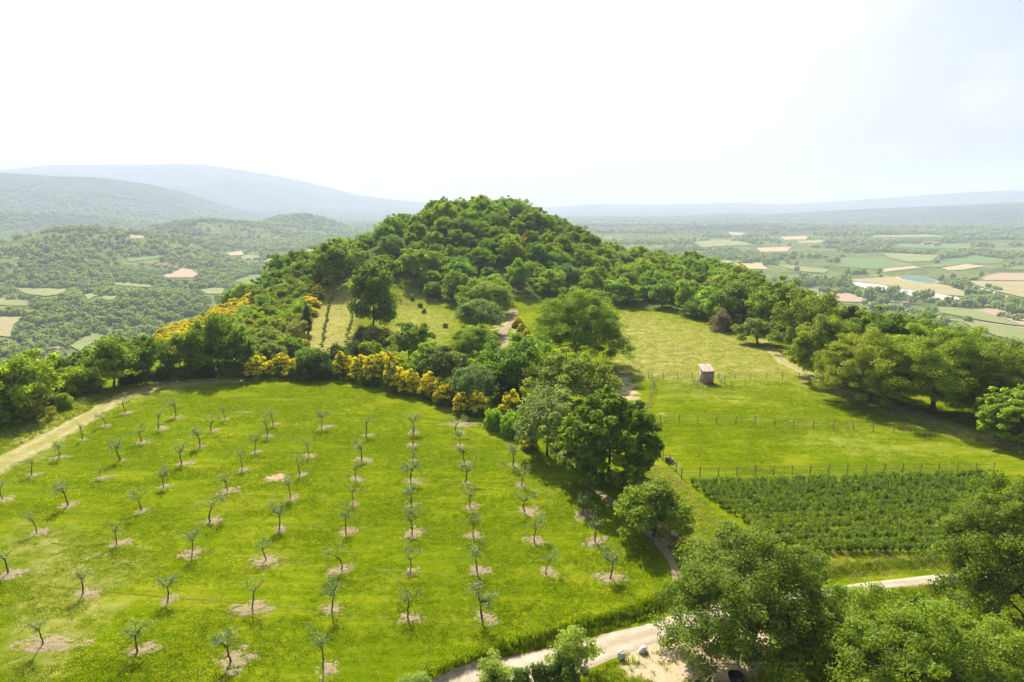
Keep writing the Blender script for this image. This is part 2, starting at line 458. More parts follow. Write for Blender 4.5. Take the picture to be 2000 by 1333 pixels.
# ------------------------------------------------------------------ mesh helpers
def mesh_np(name, verts, faces, mats, attrs=None, smooth=False, face_attr=None):
    """faces: (n,3) or (n,4) int array, or a list of such arrays"""
    fl = faces if isinstance(faces, list) else [faces]
    fl = [np.asarray(f, np.int32) for f in fl if len(f)]
    me = bpy.data.meshes.new(name)
    verts = np.asarray(verts, np.float32)
    me.vertices.add(len(verts)); me.vertices.foreach_set('co', verts.ravel())
    tot = sum(f.size for f in fl); npoly = sum(len(f) for f in fl)
    me.loops.add(tot); me.polygons.add(npoly)
    me.loops.foreach_set('vertex_index', np.concatenate([f.ravel() for f in fl]))
    sizes = np.concatenate([np.full(len(f), f.shape[1], np.int32) for f in fl])
    st = np.concatenate([[0], np.cumsum(sizes)[:-1]]).astype(np.int32)
    me.polygons.foreach_set('loop_start', st)
    if smooth: me.polygons.foreach_set('use_smooth', np.ones(npoly, bool))
    for m in (mats if isinstance(mats, (list, tuple)) else [mats]): me.materials.append(m)
    if face_attr is not None: me.polygons.foreach_set('material_index', np.asarray(face_attr, np.int32))
    for k, a in (attrs or {}).items():
        at = me.attributes.new(k, 'FLOAT', 'POINT'); at.data.foreach_set('value', np.asarray(a, np.float32))
    me.update(calc_edges=True)
    return me

def link(name, me, parent=None, loc=None, **props):
    o = bpy.data.objects.new(name, me); COL.objects.link(o)
    if parent is not None: o.parent = parent
    if loc is not None: o.location = loc
    for k, v in props.items():
        if v is not None: o[k] = v
    return o

def empty(name, loc, **props):
    o = link(name, None, None, loc, **props); o.empty_display_size = 0.3
    return o

def rand_unit(rng, n):
    v = rng.normal(size=(n, 3)); return v / np.linalg.norm(v, axis=1, keepdims=True)

def leaves(rng, P, N, size, aspect=0.55, spread=0.9):
    """one rhombic leaf per point, facing roughly along N"""
    n = len(P)
    nn = N + spread * rand_unit(rng, n); nn /= np.linalg.norm(nn, axis=1, keepdims=True) + 1e-9
    a = np.cross(nn, rand_unit(rng, n)); a /= np.linalg.norm(a, axis=1, keepdims=True) + 1e-9
    b = np.cross(nn, a)
    s = (size * rng.uniform(0.6, 1.35, n))[:, None]
    V = np.empty((n, 4, 3))
    V[:, 0] = P - a * s; V[:, 1] = P + b * s * aspect + nn * s * 0.15; V[:, 2] = P + a * s; V[:, 3] = P - b * s * aspect + nn * s * 0.15
    F = np.arange(n * 4, dtype=np.int32).reshape(n, 4)
    return V.reshape(-1, 3), F, np.repeat(rng.random(n), 4)

def tube(path, radii, sides=6):
    path = np.asarray(path, float); n = len(path)
    d = np.gradient(path, axis=0); d /= np.linalg.norm(d, axis=1, keepdims=True) + 1e-9
    ref = np.where(np.abs(d[:, 2:3]) > 0.9, np.array([[1., 0, 0]]), np.array([[0., 0, 1.]]))
    a = np.cross(d, ref); a /= np.linalg.norm(a, axis=1, keepdims=True) + 1e-9
    b = np.cross(d, a)
    ang = np.arange(sides) / sides * 2 * math.pi
    V = path[:, None, :] + np.asarray(radii)[:, None, None] * (np.cos(ang)[None, :, None] * a[:, None, :] + np.sin(ang)[None, :, None] * b[:, None, :])
    F = []
    for i in range(n - 1):
        for k in range(sides):
            k2 = (k + 1) % sides
            F.append((i * sides + k, i * sides + k2, (i + 1) * sides + k2, (i + 1) * sides + k))
    return V.reshape(-1, 3), np.array(F, np.int32)

def join(parts):
    V, F, o = [], [], 0
    for v, f in parts:
        V.append(v); F.append(f + o); o += len(v)
    return np.concatenate(V), np.concatenate(F)

def limb(rng, p0, p1, r0, r1, wob=0.12, n=6, sides=5):
    p0 = np.asarray(p0, float); p1 = np.asarray(p1, float)
    t = np.linspace(0, 1, n)[:, None]
    L = np.linalg.norm(p1 - p0)
    path = p0 + (p1 - p0) * t + np.sin(t * math.pi) * rng.normal(size=3) * wob * L + rng.normal(size=(n, 3)) * wob * 0.18 * L * (t * (1 - t) * 4)
    return tube(path, np.linspace(r0, r1, n), sides)

PROTO = {}
def tree_proto(key, seed, H, W, bole, nclump, per, leaf, clump_r, mat, trunk_r=None, shape='round', stems=1, lobes=0.2, inner=0.15, aspect=0.55, bark='bark', branches=10, shell=0.62):
    rng = np.random.default_rng(seed)
    hc = H - bole
    d = rand_unit(rng, nclump * 3)
    d = d[d[:, 2] > -0.9][:nclump]
    n = len(d)
    ph = rng.uniform(0, 6.28, 6)
    az = np.arctan2(d[:, 1], d[:, 0])
    wob = 1 + lobes * (np.sin(2 * az + ph[0]) * 0.45 + np.sin(3 * az + ph[1] + 2 * d[:, 2]) * 0.45 + np.sin(5 * az + 4 * d[:, 2] + ph[2]) * 0.35) + rng.normal(0, lobes * 0.35, n)
    rr = (shell + (1 - shell) * rng.random(n) ** 0.6)
    ki = rng.random(n) < inner
    rr[ki] *= rng.uniform(0.3, 0.85, ki.sum())
    rr = rr * wob
    zz = d[:, 2] * rr
    wid = np.where(zz < 0, 1 - 0.5 * zz, 1.0)
    if shape == 'cone': wid = np.clip(0.62 - 0.62 * zz, 0.05, 1.2)
    if shape == 'tall': wid = np.clip(0.9 - 0.25 * zz, 0.3, 1.2)
    if shape == 'umbrella': wid = np.where(zz < 0, 1.0 + 0.25 * zz, 1.05)
    C = np.stack([d[:, 0] * rr * wid * (W / 2 - clump_r * 0.6), d[:, 1] * rr * wid * (W / 2 - clump_r * 0.6), bole + hc / 2 + zz * (hc / 2 - clump_r * 0.5)], 1)
    cr = clump_r * rng.uniform(0.65, 1.35, n)
    k = np.repeat(np.arange(n), per)
    dd = rand_unit(rng, len(k))
    rad = rng.random(len(k)) ** 0.45
    P = C[k] + dd * (rad * cr[k])[:, None] * np.array([1.12, 1.12, 0.78])
    N = dd * 0.55 + np.array([0, 0, 0.65]) + d[k] * 0.25
    V, F, R = leaves(rng, P, N, leaf, aspect)
    hue = np.repeat(np.repeat(rng.random(n), per), 4)
    R = np.clip(0.55 * R + 0.45 * hue, 0, 1)
    crown = mesh_np(key + '_crown', V, F, M[mat], {'rnd': R})
    tr = trunk_r or H * 0.022
    parts = []
    for s in range(stems):
        off = np.array([rng.normal() * 0.25, rng.normal() * 0.25, 0]) if stems > 1 else np.zeros(3)
        lean = rng.normal(size=3) * np.array([0.06, 0.06, 0]) * H * (2.2 if stems > 1 else 1)
        top = off + lean + np.array([0, 0, bole + hc * 0.55])
        t = np.linspace(0, 1, 9)[:, None]
        path = off + (top - off) * t + np.sin(t * 3.1) * rng.normal(size=3) * 0.03 * H * np.array([1, 1, 0])
        path[0, 2] = -0.35
        rad_ = np.linspace(1.0, 0.35, 9) * tr; rad_[0] *= 1.5; rad_[1] *= 1.12
        parts.append(tube(path, rad_, 7))
        pick = rng.choice(n, min(branches, n), replace=False)
        for q in pick:
            a = path[int(np.clip(rng.integers(3, 9), 0, 8))]
            parts.append(limb(rng, a, C[q], tr * 0.42, tr * 0.08))
    V, F = join(parts)
    trunk = mesh_np(key + '_trunk', V, F, M[bark], None, True)
    PROTO[key] = dict(H=H, W=W, parts=[('trunk', trunk), ('crown', crown)])

def bush_proto(key, seed, H, W, nclump, per, leaf, clump_r, mat, blossom=0.0, aspect=0.5, upright=False):
    """low dome of foliage on several short stems, flowers on the outer, upper shell"""
    rng = np.random.default_rng(seed)
    d = rand_unit(rng, nclump * 2); d[:, 2] = np.abs(d[:, 2]) * 1.0 - 0.08
    d = d[:nclump]; n = len(d)
    ph = rng.uniform(0, 6.28, 3); az = np.arctan2(d[:, 1], d[:, 0])
    rr = (0.5 + 0.5 * rng.random(n) ** 0.5) * (1 + 0.16 * np.sin(2 * az + ph[0]) + 0.12 * np.sin(4 * az + ph[1] + 3 * d[:, 2])) + rng.normal(0, 0.05, n)
    C = np.stack([d[:, 0] * rr * (W / 2 - clump_r * .5), d[:, 1] * rr * (W / 2 - clump_r * .5), 0.12 * H + d[:, 2] * rr * (H * 0.88 - clump_r * .4)], 1)
    cr = clump_r * rng.uniform(0.7, 1.3, n)
    k = np.repeat(np.arange(n), per)
    dd = rand_unit(rng, len(k)); rad = rng.random(len(k)) ** 0.45
    sc = np.array([0.75, 0.75, 1.25]) if upright else np.array([1.1, 1.1, 0.85])
    P = C[k] + dd * (rad * cr[k])[:, None] * sc
    P[:, 2] = np.maximum(P[:, 2], 0.03)
    N = dd * 0.6 + np.array([0, 0, 0.5]) + d[k] * 0.3
    V, F, R = leaves(rng, P, N, leaf, aspect)
    hue = np.repeat(np.repeat(rng.random(n), per), 4)
    parts = [('foliage', mesh_np(key + '_foliage', V, F, M[mat], {'rnd': 0.55 * R + 0.45 * hue}))]
    if blossom > 0:
        out = np.where((rr > 0.72) & (d[:, 2] > 0.12) & (rng.random(n) < blossom))[0]
        kk = np.repeat(out, int(per * 1.0))
        dd = rand_unit(rng, len(kk)); dd[:, 2] = np.abs(dd[:, 2]) * 0.9 - 0.1
        P = C[kk] + dd * (cr[kk] * rng.uniform(0.75, 1.18, len(kk)))[:, None] * sc
        V, F, R = leaves(rng, P, dd + np.array([0, 0, 0.4]), leaf * 0.9, 0.75)
        parts.append(('blossom', mesh_np(key + '_blossom', V, F, M['blossom'], {'rnd': R})))
    st = []
    for q in rng.choice(n, 7):
        st.append(limb(rng, (rng.normal() * .12, rng.normal() * .12, -0.2), C[q], 0.035 * H / 2, 0.01, 0.1, 5, 4))
    V, F = join(st)
    parts.append(('stems', mesh_np(key + '_stems', V, F, M['bark'])))
    PROTO[key] = dict(H=H, W=W, parts=parts)

def plant(key, name, loc, W, H, rot, label, cat, group=None, tint=None):
    p = PROTO[key]
    root = empty(name, loc, label=label, category=cat, group=group)
    root.rotation_euler = (0, 0, rot); root.scale = (W / p['W'], W / p['W'], H / p['H'])
    for pn, me in p['parts']:
        c = link(pn, me, root)
        if tint and pn != 'trunk': c.color = (*tint, 1)
    return root

# ------------------------------------------------------------------ the land: one sheet out to the horizon
def gpoly(pts, tmin=18.0):
    p = np.array(pts, float)
    x, y, z, t = ground(p[:, 0], p[:, 1], 16000.0, tmin)
    return np.stack([x, y], 1)

forest_front = gpoly([(612, 552), (660, 548), (706, 532), (770, 540), (800, 558), (835, 580), (900, 602), (960, 590), (1010, 580), (1100, 586), (1200, 594), (1300, 610), (1400, 636)])
FOREST = np.concatenate([forest_front, [[74, 185], [84, 250], [84, 330], [20, 350], [-80, 345], [-104, 250]]])
MEADOWS = [
    (0.62, [(1185, 742), (1195, 690), (1180, 600), (1300, 615), (1400, 640), (1520, 680), (1560, 745)]),
    (0.62, [(1480, 670), (1540, 690), (1620, 735), (1760, 790), (2000, 870), (2000, 905), (1850, 850), (1640, 775), (1540, 740)]),
    (1.0, [(592, 700), (604, 610), (640, 560), (706, 530), (700, 590), (682, 650), (675, 700)]),
    (0.60, [(770, 545), (835, 582), (895, 605), (895, 640), (860, 690), (740, 690), (755, 600)]),
    (0.68, [(0, 815), (130, 790), (250, 748), (500, 734), (500, 748), (330, 765), (230, 790), (0, 960)]),
    (0.50, [(0, 1010), (250, 1040), (330, 1090), (210, 1220), (120, 1333), (0, 1333)]),
    (0.34, [(1000, 860), (1090, 930), (1130, 1010), (1040, 990), (960, 900)]),
    (0.45, [(1230, 860), (1330, 935), (1350, 1000), (1420, 1080), (1340, 1100), (1250, 960)]),
    (0.45, [(1100, 1333), (1150, 1295), (1350, 1230), (1500, 1200), (1900, 1130), (2000, 1150), (2000, 1500), (1000, 1500)]),
    (0.35, [(1500, 1080), (1950, 1065), (1950, 1115), (1600, 1140), (1500, 1140)]),
    (0.44, [(1480, 790), (1700, 840), (1880, 870), (1940, 900), (1700, 905), (1500, 870)]),
    (0.40, [(1260, 745), (1540, 745), (1640, 790), (1450, 800), (1290, 790)]),
]
SANDS = [
    (0.74, [(1190, 1312), (1240, 1262), (1370, 1226), (1500, 1215), (1520, 1300), (1440, 1345), (1300, 1345)]),
    (0.50, [(1240, 905), (1290, 930), (1275, 960), (1240, 945)]),
    (0.52, [(1300, 985), (1345, 985), (1345, 1060), (1290, 1085), (1270, 1040)]),
    (0.48, [(1285, 800), (1330, 812), (1300, 832), (1268, 832)]),
    (0.56, [(1195, 700), (1215, 705), (1262, 782), (1250, 808), (1190, 800)]),
    (0.42, [(150, 1080), (190, 1040), (260, 1055), (210, 1120), (120, 1120)]),
    (0.50, [(1190, 640), (1290, 640), (1290, 656), (1200, 656)]),
    (0.46, [(950, 590), (1010, 585), (1020, 640), (1000, 680), (950, 672)]),
    (0.45, [(1545, 1195), (1590, 1190), (1640, 1333), (1530, 1333)]),
    (0.40, [(1600, 1072), (1900, 1062), (1900, 1078), (1610, 1090)]),
    (0.42, [(330, 748), (460, 741), (470, 748), (340, 757)]),
]
def build_land():
    az = np.radians(np.concatenate([np.arange(-180, -62, 4.0), np.arange(-62, 62.01, 0.27), np.arange(66, 180.1, 4.0)]))
    r = np.concatenate([[0.5, 4, 9, 14], np.geomspace(18, 130, 210), np.geomspace(131.5, 21500, 310)])
    A, R = np.meshgrid(az, r)
    X = (R * np.sin(A)).ravel(); Y = (R * np.cos(A)).ravel()
    Z = terrain(X, Y)
    n = len(az)
    i = np.arange(len(r) - 1)[:, None] * n + np.arange(n - 1)[None, :]
    F = np.stack([i, i + 1, i + 1 + n, i + n], -1).reshape(-1, 4)
    rr = np.hypot(X, Y)
    near = rr < 420
    U, V, D = project(X, Y, Z)
    dry = np.zeros(len(X)); sand = np.zeros(len(X)); wood = np.zeros(len(X))
    s = np.maximum(np.interp(Y, _ly, _lx) - X, X - np.interp(Y, _ry, _rx))
    for w, poly in MEADOWS:
        wp = gpoly(poly) if max(p[1] for p in poly) < 1400 else np.stack(flat_pt(np.array(poly)[:, 0], np.array(poly)[:, 1]), 1)
        dry[near & in_poly(X, Y, wp)] = w
    for w, poly in SANDS:
        sand[near & in_poly(X, Y, gpoly(poly))] = w
    wood[near & in_poly(X, Y, FOREST)] = 1.0
    wood = np.maximum(wood, 0.75 * sstep(-5, 4, s) * near * (Y > 60))
    slope = near & (s > -25) & (X < 0) & (Y > 118)
    dry = np.maximum(dry, np.where(near, 0.14, 0))
    def soften(a, it):
        g = a.reshape(len(r), n).copy()
        for _ in range(it):
            g[1:-1] = (g[:-2] + 2 * g[1:-1] + g[2:]) / 4; g[:, 1:-1] = (g[:, :-2] + 2 * g[:, 1:-1] + g[:, 2:]) / 4
        return g.ravel()
    dry = soften(dry, 22); sand = soften(sand, 4)
    val = sstep(10, 40, np.maximum(s, Y - 380)) * (Z < -3)
    val = np.maximum(val, (~near).astype(float))
    mtn = sstep(2300, 3300, rr)
    me = mesh_np('land', np.stack([X, Y, Z], 1), F, M['land'], {'dry': dry, 'sand': sand, 'wood': wood, 'valley': val, 'mountain': mtn}, True)
    return link('ground', me, kind='structure', label='grassy hilltop, wooded hill, valley and far mountains')
land = build_land()
ZMIN = float(min(v.co.z for v in land.data.vertices)); ZMAX = float(max(v.co.z for v in land.data.vertices))

# ------------------------------------------------------------------ road and tracks draped on the land
def ribbon(name, mat, pts, width, lift=0.045, world=False, seed=0, edge_noise=0.25, cross=9, lane=None):
    P = np.array(pts, float) if world else gpoly(pts, 560.0 if name == 'farm_lane' else 18.0)
    seg = np.concatenate([[0], np.cumsum(np.linalg.norm(np.diff(P, axis=0), axis=1))])
    n = max(int(seg[-1] / (6.0 if name == 'farm_lane' else 0.45)), 4)
    s = np.linspace(0, seg[-1], n)
    x = np.interp(s, seg, P[:, 0]); y = np.interp(s, seg, P[:, 1])
    for _ in range(10):
        x[1:-1] = (x[:-2] + 2 * x[1:-1] + x[2:]) / 4; y[1:-1] = (y[:-2] + 2 * y[1:-1] + y[2:]) / 4
    tx, ty = np.gradient(x), np.gradient(y); L = np.hypot(tx, ty); tx /= L; ty /= L
    w = np.interp(s, seg, width) if not np.isscalar(width) else np.full(n, width)
    eL = w / 2 * (1 + edge_noise * (fbm(s / 1.6 + seed, s * 0 + 3, 3))); eR = w / 2 * (1 + edge_noise * (fbm(s / 1.6 + seed, s * 0 + 30, 3)))
    k = np.linspace(-1, 1, cross)
    off = np.where(k[None, :] < 0, k[None, :] * eL[:, None], k[None, :] * eR[:, None])
    X = x[:, None] - ty[:, None] * off; Y = y[:, None] + tx[:, None] * off
    Z = terrain(X.ravel(), Y.ravel()).reshape(X.shape) + lift * (1 - np.abs(k[None, :]) ** 4 * 1.35)
    i = np.arange(n - 1)[:, None] * cross + np.arange(cross - 1)[None, :]
    F = np.stack([i, i + 1, i + 1 + cross, i + cross], -1).reshape(-1, 4)
    ln = np.interp(np.abs(k), [0, 0.25, 0.5, 0.75, 1.0], lane or [0.25, 0.40, 0.66, 0.40, 0.0])
    me = mesh_np(name, np.stack([X, Y, Z], -1).reshape(-1, 3), F, mat, {'lane': np.tile(ln, n)}, True)
    return link(name, me, kind='structure'), np.stack([x, y], 1), w

ROADS = []
up = np.array([(780, 1380), (880, 1333), (1000, 1285), (1090, 1262), (1160, 1240), (1250, 1213), (1330, 1183), (1400, 1168), (1500, 1152), (1600, 1141), (1660, 1130), (1750, 1120), (1870, 1110), (2000, 1104), (2200, 1094)], float)
dn = np.array([(900, 1385), (1010, 1333), (1090, 1306), (1170, 1284), (1230, 1265), (1300, 1243), (1370, 1226), (1450, 1205), (1540, 1185), (1620, 1166), (1680, 1155), (1760, 1146), (1870, 1137), (2000, 1132), (2200, 1124)], float)
ux, uy = flat_pt(up[:, 0], up[:, 1]); lx, ly = flat_pt(dn[:, 0], dn[:, 1], -0.5)
mid = np.stack([(ux + lx) / 2, (uy + ly) / 2], 1); wid = np.hypot(ux - lx, uy - ly) * 1.12
o, c, w = ribbon('gravel_road', M['gravel'], mid, wid, 0.05, True, 3, 0.14, 11); o['label'] = 'pale gravel road curving past the orchard'; ROADS.append((c, w))
o, c, w = ribbon('earth_track', M['track'], [(-120, 985), (-40, 930), (40, 888), (110, 850), (180, 808), (240, 772), (310, 753), (400, 745), (480, 741)], 4.8, 0.05, False, 8); o['label'] = 'rutted dry earth track beside the orchard'; ROADS.append((c, w * 0.45))
o, c, w = ribbon('footpath', M['soil'], [(1085, 878), (1120, 912), (1160, 952), (1200, 985), (1250, 1025), (1300, 1072), (1322, 1120), (1330, 1175)], 1.0, 0.05, False, 15, 0.6, 7); o['label'] = 'narrow bare footpath under the trees beside the orchard'; ROADS.append((c, w))
o, c, w = ribbon('dirt_path', M['soil'], [(1005, 606), (1000, 630), (982, 648), (985, 672), (960, 690)], 2.3, 0.06, False, 21, 0.6); o['label'] = 'sandy path climbing towards the wooded hill'; ROADS.append((c, w))
o, c, w = ribbon('earth_track', M['track'], [(1490, 664), (1512, 688), (1530, 708), (1600, 742), (1690, 775), (1790, 808), (1900, 846), (2010, 882), (2100, 915)], 2.6, 0.06, False, 31, 0.5); o['label'] = 'dry grassy track along the paddock fence below the trees'; ROADS.append((c, w * 0.5))
# thin watering furrows crossing the orchard along each row of saplings
# ------------------------------------------------------------------ valley fields, reservoir
def Z1(p): return [(1350 + x * 0.325, 430 + y * 0.325) for x, y in p]
def Z2(p): return [(x * 0.21, 440 + y * 0.21) for x, y in p]
def Z3(p): return [(300 + x * 0.21, 440 + y * 0.21) for x, y in p]
FIELDS = [
    ('straw', Z1([(965, 360), (1190, 345), (1270, 352), (1290, 372), (1480, 388), (1560, 400), (1650, 440), (1640, 462), (1500, 452), (1240, 408), (1110, 386), (970, 370)]), 'straw coloured field around the valley reservoir'),
    ('pale', Z1([(968, 374), (1120, 390), (1240, 412), (1400, 436), (1600, 468), (1620, 482), (1560, 492), (1400, 474), (1240, 444), (1150, 425), (1050, 415), (985, 395)]), 'pale whitish strip of bare ground below the reservoir field'),
    ('pink', Z1([(775, 440), (950, 445), (1060, 480), (1040, 498), (900, 495), (790, 468)]), 'bare pinkish field just beyond the right-hand trees'),
    ('hayg', Z1([(570, 425), (640, 405), (765, 412), (770, 462), (680, 465), (600, 440)]), 'yellow green field beside the pinkish field'),
    ('green', Z1([(905, 228), (1180, 238), (1345, 272), (1120, 300), (880, 284)]), 'broad green crop field in the right valley'),
    ('hayg', Z1([(1140, 198), (1490, 214), (1440, 252), (1300, 254), (1185, 228)]), 'yellowish field behind the broad green field'),
    ('green', Z1([(1390, 286), (1690, 213), (1890, 240), (1860, 266), (1640, 268), (1470, 290)]), 'long green field rising towards the farms'),
    ('orange', Z1([(1150, 296), (1330, 277), (1375, 290), (1150, 316)]), 'small ripe tan field before the green crops'),
    ('orange', Z1([(1500, 291), (1650, 267), (1775, 279), (1640, 301), (1550, 306)]), 'ripe tan field at the bend of a hedgerow'),
    ('straw', Z1([(1660, 368), (1760, 370), (2040, 372), (2200, 380), (2200, 520), (2000, 470), (1860, 438), (1750, 408)]), 'big straw field at the right edge of the valley'),
    ('pink', Z1([(1740, 344), (1860, 322), (2100, 322), (2100, 368), (1760, 366)]), 'brownish fallow field above the big straw field'),
    ('hayg', Z1([(1480, 525), (1650, 535), (1700, 540), (1880, 600), (1990, 642), (1830, 622), (1600, 582), (1490, 560)]), 'light green pasture with lone trees'),
    ('pink', Z1([(1690, 538), (1850, 534), (1960, 588), (2100, 630), (2100, 650), (1990, 640), (1880, 598)]), 'dry pinkish pasture beside the lone trees'),
    ('hayg', Z1([(1620, 612), (1830, 640), (2100, 668), (2100, 780), (1900, 720), (1700, 660)]), 'nearest pale green valley meadow behind the right trees'),
    ('green', Z1([(-20, 300), (130, 328), (310, 358), (260, 378), (150, 372), (-20, 335)]), 'green field glimpsed beside the wooded hill'),
    ('straw', Z1([(120, 255), (240, 245), (240, 280), (140, 280)]), 'small straw field left in the right valley'),
    ('orange', Z1([(260, 262), (420, 262), (465, 300), (300, 295)]), 'tan field among hedges behind the poplars'),
    ('hayg', Z1([(500, 268), (640, 278), (835, 300), (800, 322), (640, 310)]), 'sickle shaped yellow green field above the poplars'),
    ('hayg', Z1([(160, 284), (270, 294), (425, 325), (330, 332)]), 'narrow yellow green field between two hedges'),
    ('orange', Z1([(390, 170), (600, 164), (580, 192), (420, 194)]), 'far tan field in the middle of the right valley'),
    ('hayg', Z1([(20, 130), (250, 120), (380, 150), (60, 166)]), 'far pale green field in the hazy right valley'),
    ('orange', Z1([(530, 104), (700, 98), (690, 119), (560, 120)]), 'thin tan field in the haze'),
    ('straw', Z1([(640, 128), (800, 122), (780, 139), (650, 140)]), 'thin straw field in the haze'),
    ('straw', Z1([(225, 72), (325, 80), (300, 94), (240, 92)]), 'farthest little straw field in the haze'),
    ('green', Z1([(1230, 143), (1400, 148), (1690, 148), (1670, 176), (1400, 172), (1250, 166)]), 'far green field before the large farm'),
    ('green', Z1([(1890, 290), (2060, 262), (2060, 300), (1930, 304)]), 'green field at the right edge beyond the fallow'),
    ('hayg', Z1([(1080, 92), (1400, 88), (1560, 98), (1400, 106), (1100, 106)]), 'dim far field on the wooded plateau slope'),
    ('hayg', Z2([(150, 590), (640, 600), (560, 650), (430, 668), (230, 642)]), 'long pale field under a dark tree belt, left valley'),
    ('hayg', Z2([(-120, 680), (290, 708), (240, 758), (-120, 745)]), 'pale field at the left edge between two woods'),
    ('straw', Z2([(-120, 855), (225, 862), (130, 930), (100, 1010), (120, 1052), (-120, 1025)]), 'tan field at the left edge beside a round wood'),
    ('hayg', Z2([(650, 1130), (800, 1040), (970, 1000), (935, 1090), (860, 1105), (745, 1200)]), 'curving pale meadow in the near left valley'),
    ('hayg', Z2([(960, 543), (1180, 538), (1440, 565), (1420, 585), (1200, 574)]), 'thin pale field in the middle of the left woods'),
    ('hayg', Z2([(780, 655), (870, 638), (915, 660), (820, 705)]), 'tiny pale clearing in the left woods'),
    ('hayg', Z2([(955, 668), (1100, 662), (1045, 704), (955, 704)]), 'small green clearing below the yellow broom strip'),
    ('green', Z2([(1170, 312), (1490, 288), (1475, 314), (1200, 348)]), 'green terrace on the left hill foot'),
    ('pink', Z2([(1480, 472), (1600, 450), (1690, 403), (1780, 418), (1850, 460), (1790, 492), (1560, 492)]), 'bare pink earth below the hamlet'),
    ('straw', Z2([(1180, 93), (1345, 98), (1335, 128), (1220, 128)]), 'distant pale field in the left haze'),
    ('green', Z3([(720, 532), (900, 468), (1115, 462), (1108, 522), (990, 560)]), 'bright green field beside the wooded hill, left valley'),
    ('hayg', Z3([(425, 602), (655, 588), (645, 642), (500, 648)]), 'yellow green field below the bright green field'),
    ('hayg', Z3([(1025, 345), (1080, 313), (1320, 328), (1335, 402), (1120, 394)]), 'pale square field near the hill, left valley'),
    ('orange', Z3([(665, 266), (820, 243), (835, 282), (720, 288)]), 'small tan field in the left haze'),
    ('hayg', Z3([(795, 302), (860, 283), (1005, 288), (1005, 322), (860, 332)]), 'pale field behind the far hamlet'),
    ('hayg', Z3([(1405, 252), (1440, 216), (1500, 222), (1498, 278)]), 'far square pale field in the left haze'),
    ('straw', Z3([(1425, 356), (1535, 326), (1520, 370)]), 'small triangular straw field behind the hill'),
]
POND = Z1([(1240, 352), (1290, 347), (1350, 347), (1410, 355), (1460, 368), (1485, 382), (1440, 388), (1380, 384), (1320, 374), (1270, 364)])
def sheet(name, mat, pts, lift, step=22.0):
    """polygon laid over the land as a fine grid clipped to the outline"""
    w = gpoly(pts, 560.0)
    # refine outline
    out = []
    for a, b in zip(w, np.roll(w, -1, 0)):
        n = max(int(np.linalg.norm(b - a) / step), 1)
        for t in np.arange(n) / n: out.append(a + (b - a) * t)
    out = np.array(out)
    lo, hi = out.min(0), out.max(0)
    st = max(step, float(max(hi - lo)) / 40)
    gx, gy = np.meshgrid(np.arange(lo[0], hi[0], st), np.arange(lo[1], hi[1], st))
    g = np.stack([gx.ravel(), gy.ravel()], 1) + np.random.default_rng(5).normal(0, st * 0.05, (gx.size, 2))
    inside = in_poly(g[:, 0], g[:, 1], w)
    d = np.min(np.linalg.norm(g[:, None, :] - out[None, :, :], axis=2), axis=1) if len(g) else np.zeros(0)
    g = g[inside & (d > st * 0.4)]
    allp = np.concatenate([out, g]); n = len(out)
    from mathutils.geometry import delaunay_2d_cdt
    edges = [(i, (i + 1) % n) for i in range(n)]
    vs, es, fs, *_ = delaunay_2d_cdt([Vector(p) for p in allp], edges, [list(range(n))], 1, 1e-3)
    vv = np.array([(p.x, p.y) for p in vs])
    z = terrain(vv[:, 0], vv[:, 1]) + lift
    F = np.array([f for f in fs if len(f) == 3], np.int32)
    a, b, c = vv[F[:, 0]], vv[F[:, 1]], vv[F[:, 2]]
    flip = ((b[:, 0] - a[:, 0]) * (c[:, 1] - a[:, 1]) - (b[:, 1] - a[:, 1]) * (c[:, 0] - a[:, 0])) < 0
    F[flip] = F[flip][:, ::-1]
    return mesh_np(name, np.column_stack([vv, z]), F, mat, None, True)
for i, (kind, pts, lab) in enumerate(FIELDS):
    link('field', sheet('field', FIELD[kind], pts, 0.9 + 0.05 * (i % 7)), kind='structure', label=lab)
pw = gpoly(POND, 560.0); pz = float(terrain(pw[:, 0], pw[:, 1]).max())
me = sheet('reservoir', M['water'], POND, 0)
for v in me.vertices: v.co.z = pz + 2.2
link('reservoir', me, kind='structure', label='small turquoise reservoir in the straw field')
# earth bank round the reservoir
ctr = pw.mean(0)
rings = [(0.985, 1.9), (1.02, 2.5), (1.05, 2.5), (1.12, 0.6)]
n = len(pw)
V = [(*(ctr + (p - ctr) * k), pz + h) for k, h in rings for p in pw]
F = [(a * n + i, a * n + (i + 1) % n, (a + 1) * n + (i + 1) % n, (a + 1) * n + i) for a in range(3) for i in range(n)]
link('reservoir_bank', mesh_np('reservoir_bank', V, np.array(F), FIELD['orange'], None, True), kind='structure', label='pale bank round the reservoir')
# farm lane across the right valley
o, c, w = ribbon('farm_lane', M['gravel'], Z1([(1700, 405), (1800, 430), (1900, 465), (2000, 500), (2150, 540)]), 7.0, 1.3, False, 3, 0.1, 5); o['label'] = 'pale farm lane below the big straw field'
o, c, w = ribbon('farm_lane', M['gravel'], Z1([(1560, 600), (1700, 615), (1850, 636), (2000, 652), (2100, 662)]), 4.0, 1.3, False, 3, 0.1, 5); o['label'] = 'pale farm lane between the valley meadows'

